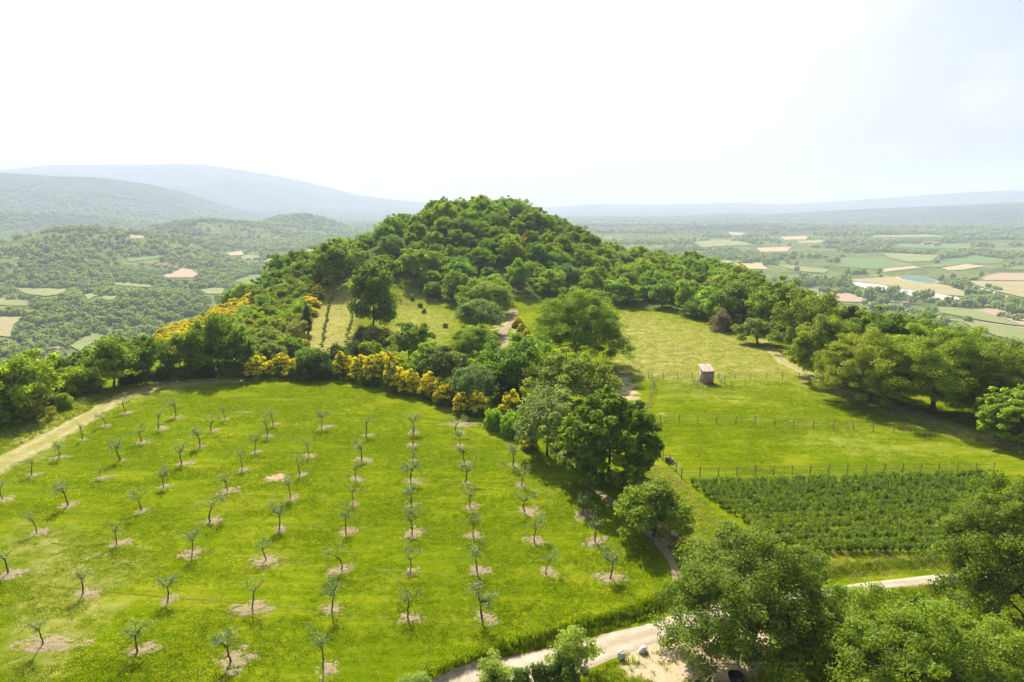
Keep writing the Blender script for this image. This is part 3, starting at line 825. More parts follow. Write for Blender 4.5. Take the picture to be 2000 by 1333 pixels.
# ------------------------------------------------------------------ plant prototypes
for i in range(4):
    tree_proto('oak%d' % i, 100 + i, 8.0, 8.6, 0.7, 95, 80, 0.25, 0.85, 'oak', lobes=0.24, branches=8)
for i in range(2):
    tree_proto('oakt%d' % i, 120 + i, 8.5, 7.6, 1.7, 56, 95, 0.27, 1.0, 'oak', lobes=0.25, branches=10)
for i in range(2):
    tree_proto('grey%d' % i, 130 + i, 8.0, 9.0, 1.0, 95, 120, 0.19, 0.95, 'oak_grey', lobes=0.2, branches=10)
for i in range(3):
    tree_proto('mid%d' % i, 140 + i, 9.0, 9.5, 0.6, 170, 115, 0.17, 0.78, 'oak', lobes=0.24, branches=16)
tree_proto('fig', 150, 9.0, 10.0, 0.4, 330, 75, 0.19, 0.50, 'bright', lobes=0.12, branches=12, aspect=0.7, inner=0.06)
for i in range(2):
    tree_proto('open%d' % i, 155 + i, 7.5, 7.5, 0.9, 90, 110, 0.19, 0.80, 'bright', lobes=0.34, branches=18, shell=0.4)
for i in range(4):
    tree_proto('near%d' % i, 160 + i, 11.0, 11.5, 0.9, 300, 250, 0.098, 0.74, 'oak', lobes=0.26, branches=34, trunk_r=0.24)
tree_proto('nearlime', 166, 5.0, 4.6, 0.4, 90, 70, 0.12, 0.50, 'lime', lobes=0.35, branches=26, stems=3, shell=0.35)
for i in range(2):
    tree_proto('dark%d' % i, 170 + i, 8.0, 7.2, 0.7, 80, 120, 0.22, 0.95, 'dark', lobes=0.18, branches=8)
tree_proto('cypress', 176, 6.0, 1.5, 0.3, 70, 80, 0.12, 0.34, 'dark', shape='tall', lobes=0.08, branches=4)
tree_proto('conifer', 177, 9.0, 5.0, 0.6, 90, 90, 0.17, 0.55, 'dark', shape='cone', lobes=0.2, branches=14)
tree_proto('willowy', 178, 4.2, 5.0, 0.7, 70, 130, 0.14, 0.62, 'lime', lobes=0.3, branches=16, stems=3, shell=0.5)
bush_proto('twigbush', 179, 3.4, 4.0, 60, 90, 0.13, 0.55, 'brownbush')
for i in range(3):
    bush_proto('broom%d' % i, 180 + i, 2.6, 3.2, 130, 55, 0.085, 0.30, 'broom', 0.78)
for i in range(2):
    bush_proto('broomold%d' % i, 185 + i, 2.4, 3.2, 80, 60, 0.10, 0.36, 'broom', 0.45)
for i in range(2):
    bush_proto('shrub%d' % i, 190 + i, 3.0, 3.6, 60, 90, 0.15, 0.55, 'bright')
for i in range(2):
    bush_proto('dshrub%d' % i, 194 + i, 3.6, 4.0, 60, 90, 0.17, 0.60, 'dark')
for i in range(2):
    bush_proto('upshrub%d' % i, 197 + i, 2.2, 1.8, 44, 90, 0.09, 0.30, 'crop', upright=True)

# olive saplings: thin crooked trunk, a few limbs, sparse grey foliage
def olive_proto(key, seed, H, dens, spread):
    rng = np.random.default_rng(seed)
    fork = H * rng.uniform(0.42, 0.55)
    top = np.array([rng.normal() * 0.12, rng.normal() * 0.12, fork])
    parts = [limb(rng, (0, 0, -0.12), top, 0.062, 0.042, 0.07, 8, 6)]
    P, D = [], []
    for b in range(rng.integers(3, 6)):
        a = rng.uniform(0, 6.28); L = H * rng.uniform(0.28, 0.5)
        end = top + np.array([math.cos(a) * L * spread, math.sin(a) * L * spread, L * rng.uniform(0.6, 1.0)])
        end[2] = min(end[2], H)
        parts.append(limb(rng, top, end, 0.034, 0.010, 0.14, 7, 5))
        for t in range(rng.integers(2, 5)):
            m_ = top + (end - top) * rng.uniform(0.45, 1.0)
            tip = m_ + rand_unit(rng, 1)[0] * H * 0.15 + np.array([0, 0, 0.05])
            parts.append(limb(rng, m_, tip, 0.012, 0.004, 0.1, 4, 4))
            k = int(26 * dens)
            P.append(tip + rng.normal(size=(k, 3)) * H * np.array([0.062, 0.062, 0.055])); D.append(rand_unit(rng, k))
    V, F = join(parts)
    trunk = mesh_np(key + '_trunk', V, F, M['olive_bark'], None, True)
    P = np.concatenate(P); D = np.concatenate(D)
    V, F, R = leaves(rng, P, D + np.array([0, 0, 0.3]), 0.078, 0.36)
    PROTO[key] = dict(H=H, W=H * 0.75, parts=[('trunk', trunk), ('crown', mesh_np(key + '_crown', V, F, M['olive'], {'rnd': R}))])
for i in range(9):
    olive_proto('olive%d' % i, 300 + i, 2.35, [0.9, 0.6, 1.5, 1.1, 0.35, 1.8, 0.8, 1.3, 0.5][i], [0.6, 0.9, 0.7, 0.5, 0.8, 0.75, 0.95, 0.55, 0.4][i])

# ------------------------------------------------------------------ the orchard
def A4(p): return [(x / 2.1743, 720 + y / 2.1743) for x, y in p]
def A5(p): return [(600 + x / 2.1747, 720 + y / 2.1747) for x, y in p]
COLUMNS = [
    A4([(12, 555), (133, 452), (250, 380), (352, 303), (443, 245), (532, 190)]),
    A4([(35, 872), (155, 700), (290, 582), (425, 468), (512, 390), (598, 315), (676, 255), (745, 205)]),
    A4([(185, 1172), (352, 957), (495, 747), (602, 607), (695, 505), (772, 405), (850, 330), (905, 265), (957, 218)]),
    A4([(585, 1205), (712, 982), (815, 792), (900, 647), (968, 520), (1028, 430), (1083, 355), (1135, 290), (1160, 240)]),
    A4([(983, 1245), (1060, 1022), (1130, 820), (1183, 682), (1235, 550), (1275, 455), (1310, 370), (1365, 255)]),
    A5([(65, 1272), (103, 1032), (138, 857), (163, 692), (195, 577), (208, 470), (230, 390), (250, 288)]),
    A5([(428, 1062), (432, 862), (440, 702), (442, 582), (440, 480), (445, 392), (447, 325), (447, 272)]),
    A5([(745, 1062), (722, 862), (705, 712), (692, 592), (673, 487), (668, 402), (650, 332), (640, 272)]),
    A5([(1020, 872), (968, 732), (932, 607), (903, 500), (873, 413)]),
    A5([(1283, 892), (1222, 737), (1170, 622)]),
]
ORD = ['first', 'second', 'third', 'fourth', 'fifth', 'sixth', 'seventh', 'eighth', 'ninth', 'tenth', 'eleventh', 'twelfth', 'thirteenth', 'fourteenth', 'fifteenth', 'sixteenth', 'seventeenth', 'eighteenth', 'nineteenth', 'twentieth']
rng = np.random.default_rng(77)
def soil_mesh(seed, mat):
    r = np.random.default_rng(seed)
    g = 52; s = np.linspace(-1.35, 1.35, g)
    X, Y = np.meshgrid(s, s)
    rad = np.hypot(X * (1 + 0.15 * r.normal()), Y * (1 + 0.15 * r.normal()))
    o = seed * 7.7
    h = 0.13 * (0.74 - rad) + 0.05 * fbm(X * 1.4 + o, Y * 1.4 + o, 2) + 0.13 * fbm(X * 6 + o, Y * 6, 3)
    h = np.minimum(h, 0.055 + 0.03 * fbm(X * 5 + o, Y * 5, 2))
    h = np.where(rad > 1.25, -0.12, h)
    i = np.arange(g - 1)[:, None] * g + np.arange(g - 1)[None, :]
    F = np.stack([i, i + 1, i + 1 + g, i + g], -1).reshape(-1, 4)
    V = np.stack([X, Y, h], -1).reshape(-1, 3)
    keep = (V[F][:, :, 2] > -0.02).any(1)
    return mesh_np('soil_patch', V, F[keep], mat, None, True)
SOILS = [soil_mesh(i, M['soil']) for i in range(9)]
SOIL_AT = []
OLIVE_PTS = []
for ci, colm in enumerate(COLUMNS):
    for ti, (u, v) in enumerate(colm):
        x, y, z, t = g1(u, v)
        OLIVE_PTS.append((ci, ti, x, y))
        big = rng.uniform(0.8, 1.3)
        sx, sy = big * rng.uniform(0.75, 1.15) * (1.15 if ti < 3 else 1.0), big * rng.uniform(0.75, 1.05)
        o = link('soil_patch', SOILS[int(rng.integers(0, 9))], None, (x + rng.uniform(0.0, 0.35), y + rng.uniform(-0.1, 0.25), z), kind='structure', label='bare soil patch round an olive sapling')
        o.rotation_euler = (0, 0, rng.uniform(0, 6.28)); o.scale = (sx, sy, 1.0)
        SOIL_AT.append((x, y, 0.50 * max(sx, sy)))
        H = rng.uniform(2.2, 2.95)
        if (ci, ti) in ((1, 3),): H = 1.3
        k = int(rng.integers(0, 9))
        where = '%s olive sapling from the camera in the %s column from the earth track' % (ORD[ti], ORD[ci])
        if ci == 9: where = '%s olive sapling from the road in the short column beside the footpath' % ORD[ti]
        op = plant('olive%d' % k, 'olive_sapling', (x, y, z), H * 0.75 * rng.uniform(0.85, 1.2), H, rng.uniform(0, 6.28), where, 'olive tree', 'young olive trees planted in a grid on the grass')
        op.rotation_euler = (rng.normal() * 0.07, rng.normal() * 0.07, op.rotation_euler[2])
# one bare tilled patch and worn soil at the hedge end
for (u, v, sx, sy, lab) in ((540, 934, 1.5, 1.3, 'reddish bare tilled patch between two saplings'), (900, 829, 2.6, 1.1, 'worn bare soil at the hedge corner of the orchard'), (880, 800, 2.4, 1.3, 'sandy scar below the yellow broom'), (640, 833, 1.6, 0.6, 'thin bare soil along the top orchard furrow'),
                           (100, 1258, 2.2, 1.2, 'large stony soil patch in the near corner'), (30, 1120, 1.4, 0.6, 'bare soil streak at the near left'), (475, 806, 1.9, 0.5, 'bare streak near the top of the orchard')):
    x, y, z, t = g1(u, v)
    o = link('soil_patch', soil_mesh(int(u), M['soil_red'] if u == 540 else M['soil']), None, (x, y, z), kind='structure', label=lab)
    o.scale = (sx, sy, 1); SOIL_AT.append((x, y, 0.7 * max(sx, sy)))
# watering furrows: shallow trodden lines along the rows
a = gpoly([(277, 998), (1046, 1053)]); dirv = (a[1] - a[0]) / np.linalg.norm(a[1] - a[0])
for j, (u, v) in enumerate(COLUMNS[6]):
    x, y, z, t = g1(u, v)
    base = np.array([x, y])
    lo_, hi_ = (-34 + j * 1.0, [7, 7, 12, 20, 14, 9, 8, 8][j])
    s_ = np.arange(lo_, hi_, 2.0)
    pts = base + dirv * s_[:, None] + np.column_stack([s_ * 0, 0.35 * fbm(s_ / 9 + j * 5, s_ * 0, 2)])
    o, c, w = ribbon('furrow', M['furrow'], pts, 0.30, 0.02, True, j * 5, 0.9, 5, [0.30, 0.25, 0.18, 0.1, 0.0])
    o['label'] = 'trodden watering furrow along a row of saplings'
x, y, z, t = g1(615, 872)
st = tube([(0, 0, -0.2), (0.01, 0, 0.6), (0, 0.02, 1.5)], [0.03, 0.03, 0.025], 6)
link('wooden_stake', mesh_np('wooden_stake', *st, M['stake']), None, (x, y, z), label='thin bare stake among the olive saplings', category='stake')

# ------------------------------------------------------------------ trees placed one by one
def put(key, name, u, vb, w, h, label, cat='tree', group=None, tint=None, rot=None):
    x, y, z, t = g1(u, vb)
    uu, vv, dep = project(x, y, z)
    return plant(key, name, (x, y, z - 0.05), w * dep / FPX, h * dep / FPX * 1.03, rot if rot is not None else (u * 0.37 + vb * 0.11) % 6.28, label, cat, group, tint)

SINGLE = [
    # hill foot and path
    ('dark0', 'oak_tree', 730, 652, 92, 142, 'tall dark oak standing alone between the dry strip and the meadow', 'tree', (1.5, 1.45, 1.2)),
    ('oak1', 'oak_tree', 655, 552, 100, 76, 'broad dark oak at the head of the dry lavender strip', 'tree', (0.85, 0.9, 0.9)),
    ('grey0', 'oak_tree', 938, 652, 100, 68, 'round grey green oak left of the sandy path', 'tree', (0.8, 0.9, 0.7)),
    ('mid0', 'oak_tree', 952, 614, 104, 66, 'oak at the wood edge above the sandy path', 'tree', (1.1, 1.1, 1)),
    ('mid1', 'oak_tree', 930, 712, 100, 78, 'small round oak behind the broom hedge', 'tree', (0.9, 0.95, 1)),
    ('near0', 'oak_tree', 1128, 718, 186, 152, 'largest round oak, between the sandy path and the dry meadow', 'tree', (1.0, 1.05, 1.0)),
    ('mid2', 'oak_tree', 1108, 800, 172, 112, 'spreading oak below the largest round oak', 'tree', (1.12, 1.02, 0.9)),
    ('open0', 'ash_tree', 1012, 772, 142, 122, 'loose crowned tree at the upper corner of the orchard', 'tree', (0.72, 0.85, 0.9)),
    ('grey1', 'oak_tree', 1068, 888, 128, 128, 'pale grey green oak beside the bushy bright tree', 'tree', (0.95, 1.0, 0.95)),
    ('fig', 'bushy_tree', 1186, 948, 196, 186, 'dense bright green bushy tree over the footpath', 'tree', (0.82, 0.80, 0.6)),
    ('open1', 'small_tree', 1275, 1050, 138, 112, 'small spreading tree between the footpath and the crop plot', 'tree', (0.85, 0.88, 1)),
    # orchard-top hedge
    ('dshrub0', 'evergreen_shrub', 628, 738, 56, 58, 'dark evergreen shrub at the left end of the hedge', 'shrub', None),
    ('dshrub1', 'evergreen_shrub', 600, 740, 56, 50, 'dark shrub closing the gap at the corner broom', 'shrub', None),
    ('shrub0', 'leafy_shrub', 606, 716, 60, 44, 'leafy shrub at the foot of the dry strip', 'shrub', (0.8, 0.9, 0.9)),
    ('dshrub1', 'evergreen_shrub', 664, 722, 60, 52, 'dark evergreen shrub behind the first broom', 'shrub', None),
    ('dshrub0', 'evergreen_shrub', 694, 704, 52, 40, 'low dark shrub at the foot of the dry strip', 'shrub', None),
    ('shrub0', 'leafy_shrub', 725, 706, 52, 46, 'green leafy shrub in the hedge behind the broom', 'shrub', None),
    ('willowy', 'grey_shrub', 734, 672, 50, 36, 'pale grey leafless looking shrub below the lone dark oak', 'shrub', (0.95, 0.8, 1.6)),
    ('twigbush', 'twiggy_bush', 712, 666, 44, 34, 'brown twiggy bush below the lone dark oak', 'shrub', None),
    ('oak2', 'oak_tree', 800, 704, 86, 76, 'rounded oak rising from the middle of the hedge', 'tree', None),
    ('shrub1', 'leafy_shrub', 836, 728, 80, 66, 'bright leafy shrub in the hedge', 'shrub', (0.8, 0.9, 1)),
    ('dark1', 'evergreen_tree', 872, 762, 100, 88, 'dark dense tree in the hedge above the broom', 'tree', (1.2, 1.2, 1)),
    ('grey0', 'oak_tree', 928, 794, 92, 84, 'grey green oak at the lower end of the hedge', 'tree', (0.75, 0.85, 0.8)),
    ('shrub0', 'leafy_shrub', 790, 752, 50, 50, 'leafy shrub wedged between two broom bushes', 'shrub', (0.7, 0.8, 1)),
    ('shrub1', 'box_shrub', 966, 838, 44, 46, 'small bright shrub left of a clipped looking one', 'shrub', (1.0, 1.1, 0.9)),
    ('shrub0', 'box_shrub', 1000, 850, 52, 52, 'bright round shrub beside the grey oak at the orchard corner', 'shrub', (1.1, 1.2, 0.9)),
    ('dark0', 'evergreen_tree', 980, 778, 64, 62, 'dark tree in the shade behind the round broom', 'tree', None),
    # left edge of the orchard
    ('open0', 'ash_tree', 48, 812, 140, 132, 'bushy yellow green tree at the left edge by the earth track', 'tree', (1.35, 1.25, 0.9)),
    ('open1', 'ash_tree', -30, 830, 110, 110, 'yellow green tree cut off by the left edge', 'tree', (1.3, 1.2, 0.9)),
    ('shrub0', 'leafy_shrub', 152, 768, 62, 60, 'rounded leafy shrub left of the straight trunked ash', 'shrub', (1.2, 1.15, 0.9)),
    ('open1', 'ash_tree', 222, 757, 108, 96, 'broad ash with a straight dark trunk', 'tree', (0.85, 0.9, 0.9)),
    ('open0', 'ash_tree', 292, 744, 74, 92, 'dark leaning ash right of the straight trunked ash', 'tree', (0.72, 0.85, 0.9)),
    ('oakt0', 'oak_tree', 352, 736, 66, 82, 'oak in the left tree line, beside the leaning ash', 'tree', (1.0, 1.0, 0.9)),
    ('oakt1', 'oak_tree', 392, 733, 68, 100, 'tall thin oak in the left tree line', 'tree', (0.9, 0.95, 0.9)),
    ('open1', 'ash_tree', 430, 734, 86, 118, 'tallest tree of the left tree line with a bare trunk', 'tree', (0.7, 0.8, 0.9)),
    ('oakt0', 'oak_tree', 470, 732, 62, 92, 'oak at the right end of the left tree line', 'tree', (0.85, 0.92, 0.9)),
    ('shrub1', 'leafy_sapling', 127, 800, 32, 36, 'small leafy sapling on the verge of the earth track', 'shrub', (1.2, 1.1, 0.9)),
    ('cypress', 'cypress_tree', 601, 654, 22, 58, 'short dark cypress beside the dry strip', 'tree', None),
    ('cypress', 'cypress_tree', 491, 736, 12, 72, 'thin dark cypress at the end of the left tree line', 'tree', None),
    # right-hand belt of trees
    ('twigbush', 'twiggy_bush', 1407, 646, 50, 44, 'brown leafless bush at the edge of the dry meadow', 'shrub', None),
    ('willowy', 'pale_bush', 1481, 672, 64, 50, 'pale green open bush casting its shadow on the meadow', 'shrub', (0.78, 0.75, 0.9)),
    ('mid1', 'oak_tree', 1448, 634, 106, 88, 'oak behind the brown leafless bush', 'tree', (0.85, 0.95, 0.9)),
    ('mid2', 'oak_tree', 1524, 652, 110, 104, 'oak behind the pale green open bush', 'tree', (0.95, 1.05, 0.9)),
    ('mid0', 'oak_tree', 1580, 692, 110, 118, 'dense oak at the bend of the grassy track', 'tree', (0.95, 1.0, 0.9)),
    ('mid1', 'oak_tree', 1608, 742, 112, 130, 'low crowned oak on the grassy track beside the bend', 'tree', (1.15, 1.08, 0.9)),
    ('conifer', 'conifer_tree', 1656, 706, 70, 116, 'dark conifer with drooping shoots among the right-hand oaks', 'tree', (1.3, 1.3, 1.0)),
    ('mid2', 'oak_tree', 1702, 728, 130, 120, 'oak behind the dark conifer', 'tree', (0.9, 1.0, 0.9)),
    ('near1', 'oak_tree', 1694, 784, 160, 134, 'large pale topped oak in the right-hand belt', 'tree', (1.25, 1.15, 1.0)),
    ('mid0', 'oak_tree', 1780, 740, 130, 124, 'oak in the back of the right-hand belt', 'tree', (1.0, 1.05, 0.9)),
    ('near2', 'oak_tree', 1822, 802, 176, 166, 'large bright oak, widest crown of the right-hand belt', 'tree', (1.4, 1.4, 0.9)),
    ('mid1', 'oak_tree', 1890, 770, 130, 110, 'oak behind the large bright oak', 'tree', (1.0, 1.1, 0.9)),
    ('near3', 'oak_tree', 1936, 812, 168, 148, 'big oak at the right end of the belt', 'tree', (1.0, 1.05, 0.9)),
    ('mid2', 'oak_tree', 2010, 800, 150, 120, 'oak cut off by the right edge above the pale one', 'tree', (1.0, 1.05, 0.9)),
    ('fig', 'bushy_tree', 1992, 868, 150, 112, 'pale rounded bushy tree at the right edge of the paddock', 'tree', (1.25, 1.2, 1.3)),
    # near trees by the road
    ('near0', 'oak_tree', 1458, 1290, 320, 262, 'big dark oak standing by the gravel road', 'tree', (0.74, 0.80, 0.6)),
    ('near2', 'oak_tree', 1952, 1236, 290, 296, 'tall oak over the road at the right edge', 'tree', (0.74, 0.80, 0.6)),
    ('near1', 'oak_tree', 1762, 1425, 320, 262, 'light green oak in the near corner below the road', 'tree', (0.98, 1.06, 0.7)),
    ('near3', 'oak_tree', 1965, 1470, 320, 250, 'oak filling the bottom right corner', 'tree', (0.95, 1.03, 0.7)),
    ('near3', 'oak_tree', 1588, 1330, 120, 170, 'slim oak between the big dark oak and the light one', 'tree', (0.85, 0.9, 0.9)),
    ('mid1', 'oak_tree', 1650, 1238, 110, 104, 'small oak on the road verge behind the light green one', 'tree', (1.05, 1.1, 0.9)),
    ('nearlime', 'lime_green_shrub', 1118, 1325, 100, 110, 'airy lime green shrub over the gravel road', 'shrub', None),
    ('nearlime', 'lime_green_shrub', 968, 1352, 90, 70, 'small lime green shrub at the bottom edge', 'shrub', (0.95, 0.95, 0.9)),
    ('nearlime', 'lime_green_shrub', 815, 1368, 76, 56, 'pale shrub barely showing at the bottom edge', 'shrub', (0.9, 0.95, 0.9)),
    ('upshrub0', 'upright_shrub', 1100, 1345, 62, 70, 'dark upright shrub below the airy lime green one', 'shrub', (0.8, 0.9, 0.9)),
    ('upshrub1', 'upright_shrub', 1058, 1345, 50, 62, 'upright dark shrub in the middle of the verge hedge', 'shrub', (0.9, 0.9, 0.9)),
    ('upshrub0', 'upright_shrub', 1018, 1352, 50, 58, 'upright shrub at the left end of the verge hedge', 'shrub', (1.1, 1.1, 0.9)),
    ('shrub1', 'leafy_shrub', 1822, 1245, 110, 80, 'low green shrub between road and right-hand oak', 'shrub', (0.7, 0.8, 0.9)),
]
for key, name, u, vb, w, h, lab, cat, tint in SINGLE:
    if 1440 < u and 600 < vb < 830:
        w *= 1.2; tint = tuple(c * 0.82 for c in (tint or (1, 1, 1)))
    if u > 1400 and vb > 1200: tint = tuple(c * 0.88 for c in (tint or (1, 1, 1)))
    put(key, name, u, vb, w, h, lab, cat, None, tint)

BROOMS = [
    ('broom0', 672, 738, 44, 54, 'leftmost broom in full yellow flower in the orchard hedge'),
    ('broom1', 704, 744, 46, 54, 'second yellow broom from the left in the orchard hedge'),
    ('broom2', 742, 750, 56, 62, 'tall yellow broom in the middle of the orchard hedge'),
    ('broomold0', 722, 752, 36, 52, 'faded broom squeezed between two yellow ones'),
    ('broomold1', 768, 762, 44, 60, 'half faded broom right of the tall yellow one'),
    ('broom0', 762, 724, 38, 40, 'yellow broom behind the tall one in the hedge'),
    ('broom1', 800, 770, 46, 52, 'yellow broom over the shaded grass edge'),
    ('broomold0', 780, 766, 38, 46, 'brownish broom low in the hedge shade'),
    ('broom2', 838, 776, 46, 50, 'yellow broom with two round heads'),
    ('broom0', 852, 782, 36, 46, 'small yellow broom beside the two headed one'),
    ('broomold1', 872, 792, 46, 56, 'orange brown broom in the hedge shade'),
    ('broom1', 904, 808, 40, 46, 'round yellow broom standing out at the orchard corner'),
    ('broom2', 932, 810, 42, 48, 'round yellow broom right of its twin at the orchard corner'),
    ('broomold0', 1000, 818, 44, 56, 'orange brown broom behind the small bright shrubs'),
    ('broom0', 1034, 876, 40, 42, 'yellow broom at the foot of the grey green oak'),
    ('broom1', 754, 674, 34, 30, 'yellow broom high behind the hedge'),
    ('broom2', 1012, 640, 24, 22, 'uppermost broom beside the sandy path'),
    ('broom0', 1022, 650, 24, 20, 'second broom down beside the sandy path'),
    ('broom1', 1032, 664, 26, 24, 'third broom down beside the sandy path'),
    ('broom2', 1041, 672, 18, 20, 'lowest little broom under the largest oak'),
    ('broomold1', 980, 740, 30, 30, 'faded broom under the loose crowned tree'),
    ('broom0', 546, 734, 56, 46, 'yellow broom at the top left corner of the orchard'),
    ('broom1', 502, 738, 50, 46, 'yellow broom beside the thin cypress'),
    ('broomold0', 572, 738, 40, 34, 'green broom right of the corner broom'),
    ('broom2', 640, 556, 26, 16, 'little broom at the top of the dry strip'),
    ('broom0', 622, 584, 26, 30, 'yellow broom on the upper left verge of the dry strip'),
    ('broom1', 604, 600, 44, 22, 'wide yellow broom left of the dry strip'),
    ('broom2', 600, 616, 46, 18, 'low yellow broom above the short cypress'),
    ('broom0', 580, 668, 36, 20, 'yellow broom below the short cypress'),
    ('broom1', 592, 684, 30, 22, 'yellow broom at the foot of the dry strip'),
]
UNDER = [(285, 742), (318, 740), (345, 738), (372, 736), (408, 736), (448, 735), (476, 734), (250, 750), (182, 764), (108, 790), (20, 826), (335, 732), (395, 730), (455, 728)]
for i, (u, vb) in enumerate(UNDER):
    put(['shrub0', 'dshrub0', 'shrub1'][i % 3], 'undergrowth_shrub', u, vb, 40, 22 + (i * 7) % 12, 'low shrub in the shade under the left tree line', 'shrub', 'shrubs under the left tree line', (0.8, 0.85, 0.9))
for key, u, vb, w, h, lab in BROOMS:
    put(key, 'broom_bush', u, vb, w, h, lab, 'broom', 'flowering broom bushes')

def scatter_px(poly, n, seed, mind):
    r = np.random.default_rng(seed); p = np.array(poly, float)
    lo, hi = p.min(0), p.max(0); out = []
    tries = 0
    while len(out) < n and tries < n * 60:
        q = r.uniform(lo, hi); tries += 1
        if not in_poly(np.array([q[0]]), np.array([q[1]]), p)[0]: continue
        if all(math.hypot(q[0] - a[0], (q[1] - a[1]) * 2.0) > mind for a in out): out.append(q)
    return np.array(out)
# broom covering the left shoulder of the ridge
pts = scatter_px([(292, 676), (330, 646), (400, 628), (424, 608), (462, 592), (512, 574), (520, 582), (474, 606), (436, 632), (404, 648), (352, 666), (318, 684)], 80, 5, 8)
x, y, z, t = ground(pts[:, 0], pts[:, 1])
for i in range(len(x)):
    if math.hypot(x[i], y[i]) > 420: continue
    plant('broom%d' % (i % 3), 'broom_bush', (x[i], y[i], z[i] - 0.1), rng.uniform(2.6, 4.2), rng.uniform(1.3, 2.1), rng.uniform(0, 6.28), 'broom in the yellow band on the left shoulder of the ridge', 'broom', 'broom bushes banded along the ridge shoulder')
# scrub on the slope left of the dry strip
pts = np.concatenate([scatter_px([(500, 596), (530, 574), (572, 558), (600, 548), (600, 560), (560, 578), (520, 600)], 22, 61, 11), scatter_px([(400, 726), (410, 676), (440, 656), (476, 630), (524, 600), (570, 572), (606, 552), (622, 556), (600, 596), (588, 640), (578, 690), (548, 704), (478, 724)], 110, 6, 14)])
x, y, z, t = ground(pts[:, 0], pts[:, 1])
SCR = ['oak0', 'oak1', 'oak2', 'shrub0', 'grey1', 'oak3', 'shrub1', 'oak0']
for i in range(len(x)):
    if math.hypot(x[i], y[i]) > 420: continue
    s_ = rng.uniform(2.8, 5.4)
    tint = (rng.uniform(0.95, 1.4), rng.uniform(1.0, 1.3), rng.uniform(0.8, 1.0))
    plant(SCR[i % 8], 'scrub_tree', (x[i], y[i], z[i] - 0.15), s_, s_ * rng.uniform(0.75, 1.0), rng.uniform(0, 6.28), 'scrubby young tree on the slope left of the dry strip', 'tree', 'scrub on the slope left of the dry strip', tint)

# more scrub down the slope behind the left tree line, and oaks at the back of the right-hand belt
q_ = np.random.default_rng(43)
def slope_fill(n, side, y0, y1, d0, d1, mind, keys, s0, s1, name, label, group, tb):
    got = []
    for _ in range(n * 40):
        if len(got) >= n: break
        y = q_.uniform(y0, y1); e = np.interp(y, _ly, _lx) if side < 0 else np.interp(y, _ry, _rx)
        x = e + side * q_.uniform(d0, d1)
        if any((x - a) ** 2 + (y - b) ** 2 < mind * mind for a, b in got): continue
        got.append((x, y))
        z = float(terrain(np.array([x]), np.array([y]))[0]); s_ = q_.uniform(s0, s1)
        plant(keys[len(got) % len(keys)], name, (x, y, z - 0.2), s_, s_ * q_.uniform(0.8, 1.05), q_.uniform(0, 6.28), label, 'tree', group, (tb * q_.uniform(0.85, 1.2), tb * q_.uniform(0.9, 1.15), tb * 0.9))
slope_fill(32, -1, 86, 140, -2.5, 11, 3.6, ['oak0', 'shrub0', 'oak2', 'open0', 'oak3'], 2.6, 4.6, 'scrub_tree', 'scrubby tree on the slope just behind the left tree line', 'scrub behind the left tree line', 1.0)
slope_fill(30, 1, 92, 175, 1.0, 16, 6.0, ['oak0', 'oak1', 'oak2', 'mid0', 'oak3'], 8.0, 10.5, 'oak_tree', 'oak at the back of the right-hand belt, above the valley', 'oaks at the back of the right-hand belt', 1.05)

# the wood that covers the hill
r2 = np.random.default_rng(21)
cand = []
tries = 0
while tries < 9000 and len(cand) < 300:
    tries += 1
    q = np.array([r2.uniform(-104, 84), r2.uniform(165, 330)])
    if not in_poly(q[:1], q[1:], FOREST)[0]: continue
    if q[1] > 318: continue
    if all((q[0] - a[0]) ** 2 + (q[1] - a[1]) ** 2 > 6.2 ** 2 for a in cand): cand.append(q)
cand = np.array(cand)
cz = terrain(cand[:, 0], cand[:, 1])
_u, _v, _d = project(cand[:, 0], cand[:, 1], cz + 6)
RUST = int(np.argmin(np.hypot(_u - 1010, _v - 446)))
dist_front = np.min(np.linalg.norm(cand[:, None, :] - forest_front[None, 8:, :], axis=2), axis=1)
for i, (q, zz) in enumerate(zip(cand, cz)):
    front = dist_front[i] < 9
    key = ('oakt%d' % (i % 2)) if front else ['oak0', 'oak1', 'oak2', 'oak3', 'grey0', 'oak1', 'open0', 'oak3', 'mid1', 'oak2', 'open1', 'mid0', 'oak1', 'oak0', 'mid2', 'oak2'][int(r2.integers(0, 16))]
    s_ = r2.uniform(5.2, 10.6); h_ = s_ * r2.uniform(0.78, 1.0) if not front else r2.uniform(7.5, 9.5)
    g = r2.uniform(0.85, 1.25)
    tint = (g * r2.uniform(0.88, 1.08), g * r2.uniform(0.98, 1.12), g * r2.uniform(0.8, 1.1))
    if key[:4] == 'open': tint = (tint[0] * 0.75, tint[1] * 0.75, tint[2])
    if key[:4] == 'grey': tint = (tint[0] * 0.8, tint[1] * 0.85, tint[2] * 0.7)
    zone = 0 if front else 1 if zz > 17.5 else 2 if q[0] < -45 else 3 if q[0] > 34 else 4
    if i == RUST: tint = (1.9, 0.85, 0.7)
    plant(key, 'oak_tree', (q[0], q[1], zz - 0.2), s_, h_, r2.uniform(0, 6.28), 'rust brown oak among the green ones high on the hill' if i == RUST else ['oak in the front row of the hill wood, facing the meadow', 'oak on the summit of the wooded hill', 'oak on the left flank of the wooded hill', 'oak on the right shoulder of the wooded hill', 'oak on the slope between front row and summit of the hill'][zone], 'tree', ['front row of the hill wood', 'oaks on the hill summit', 'oaks on the left flank of the hill', 'oaks on the right shoulder of the hill', 'oaks on the middle slope of the hill'][zone], tint)

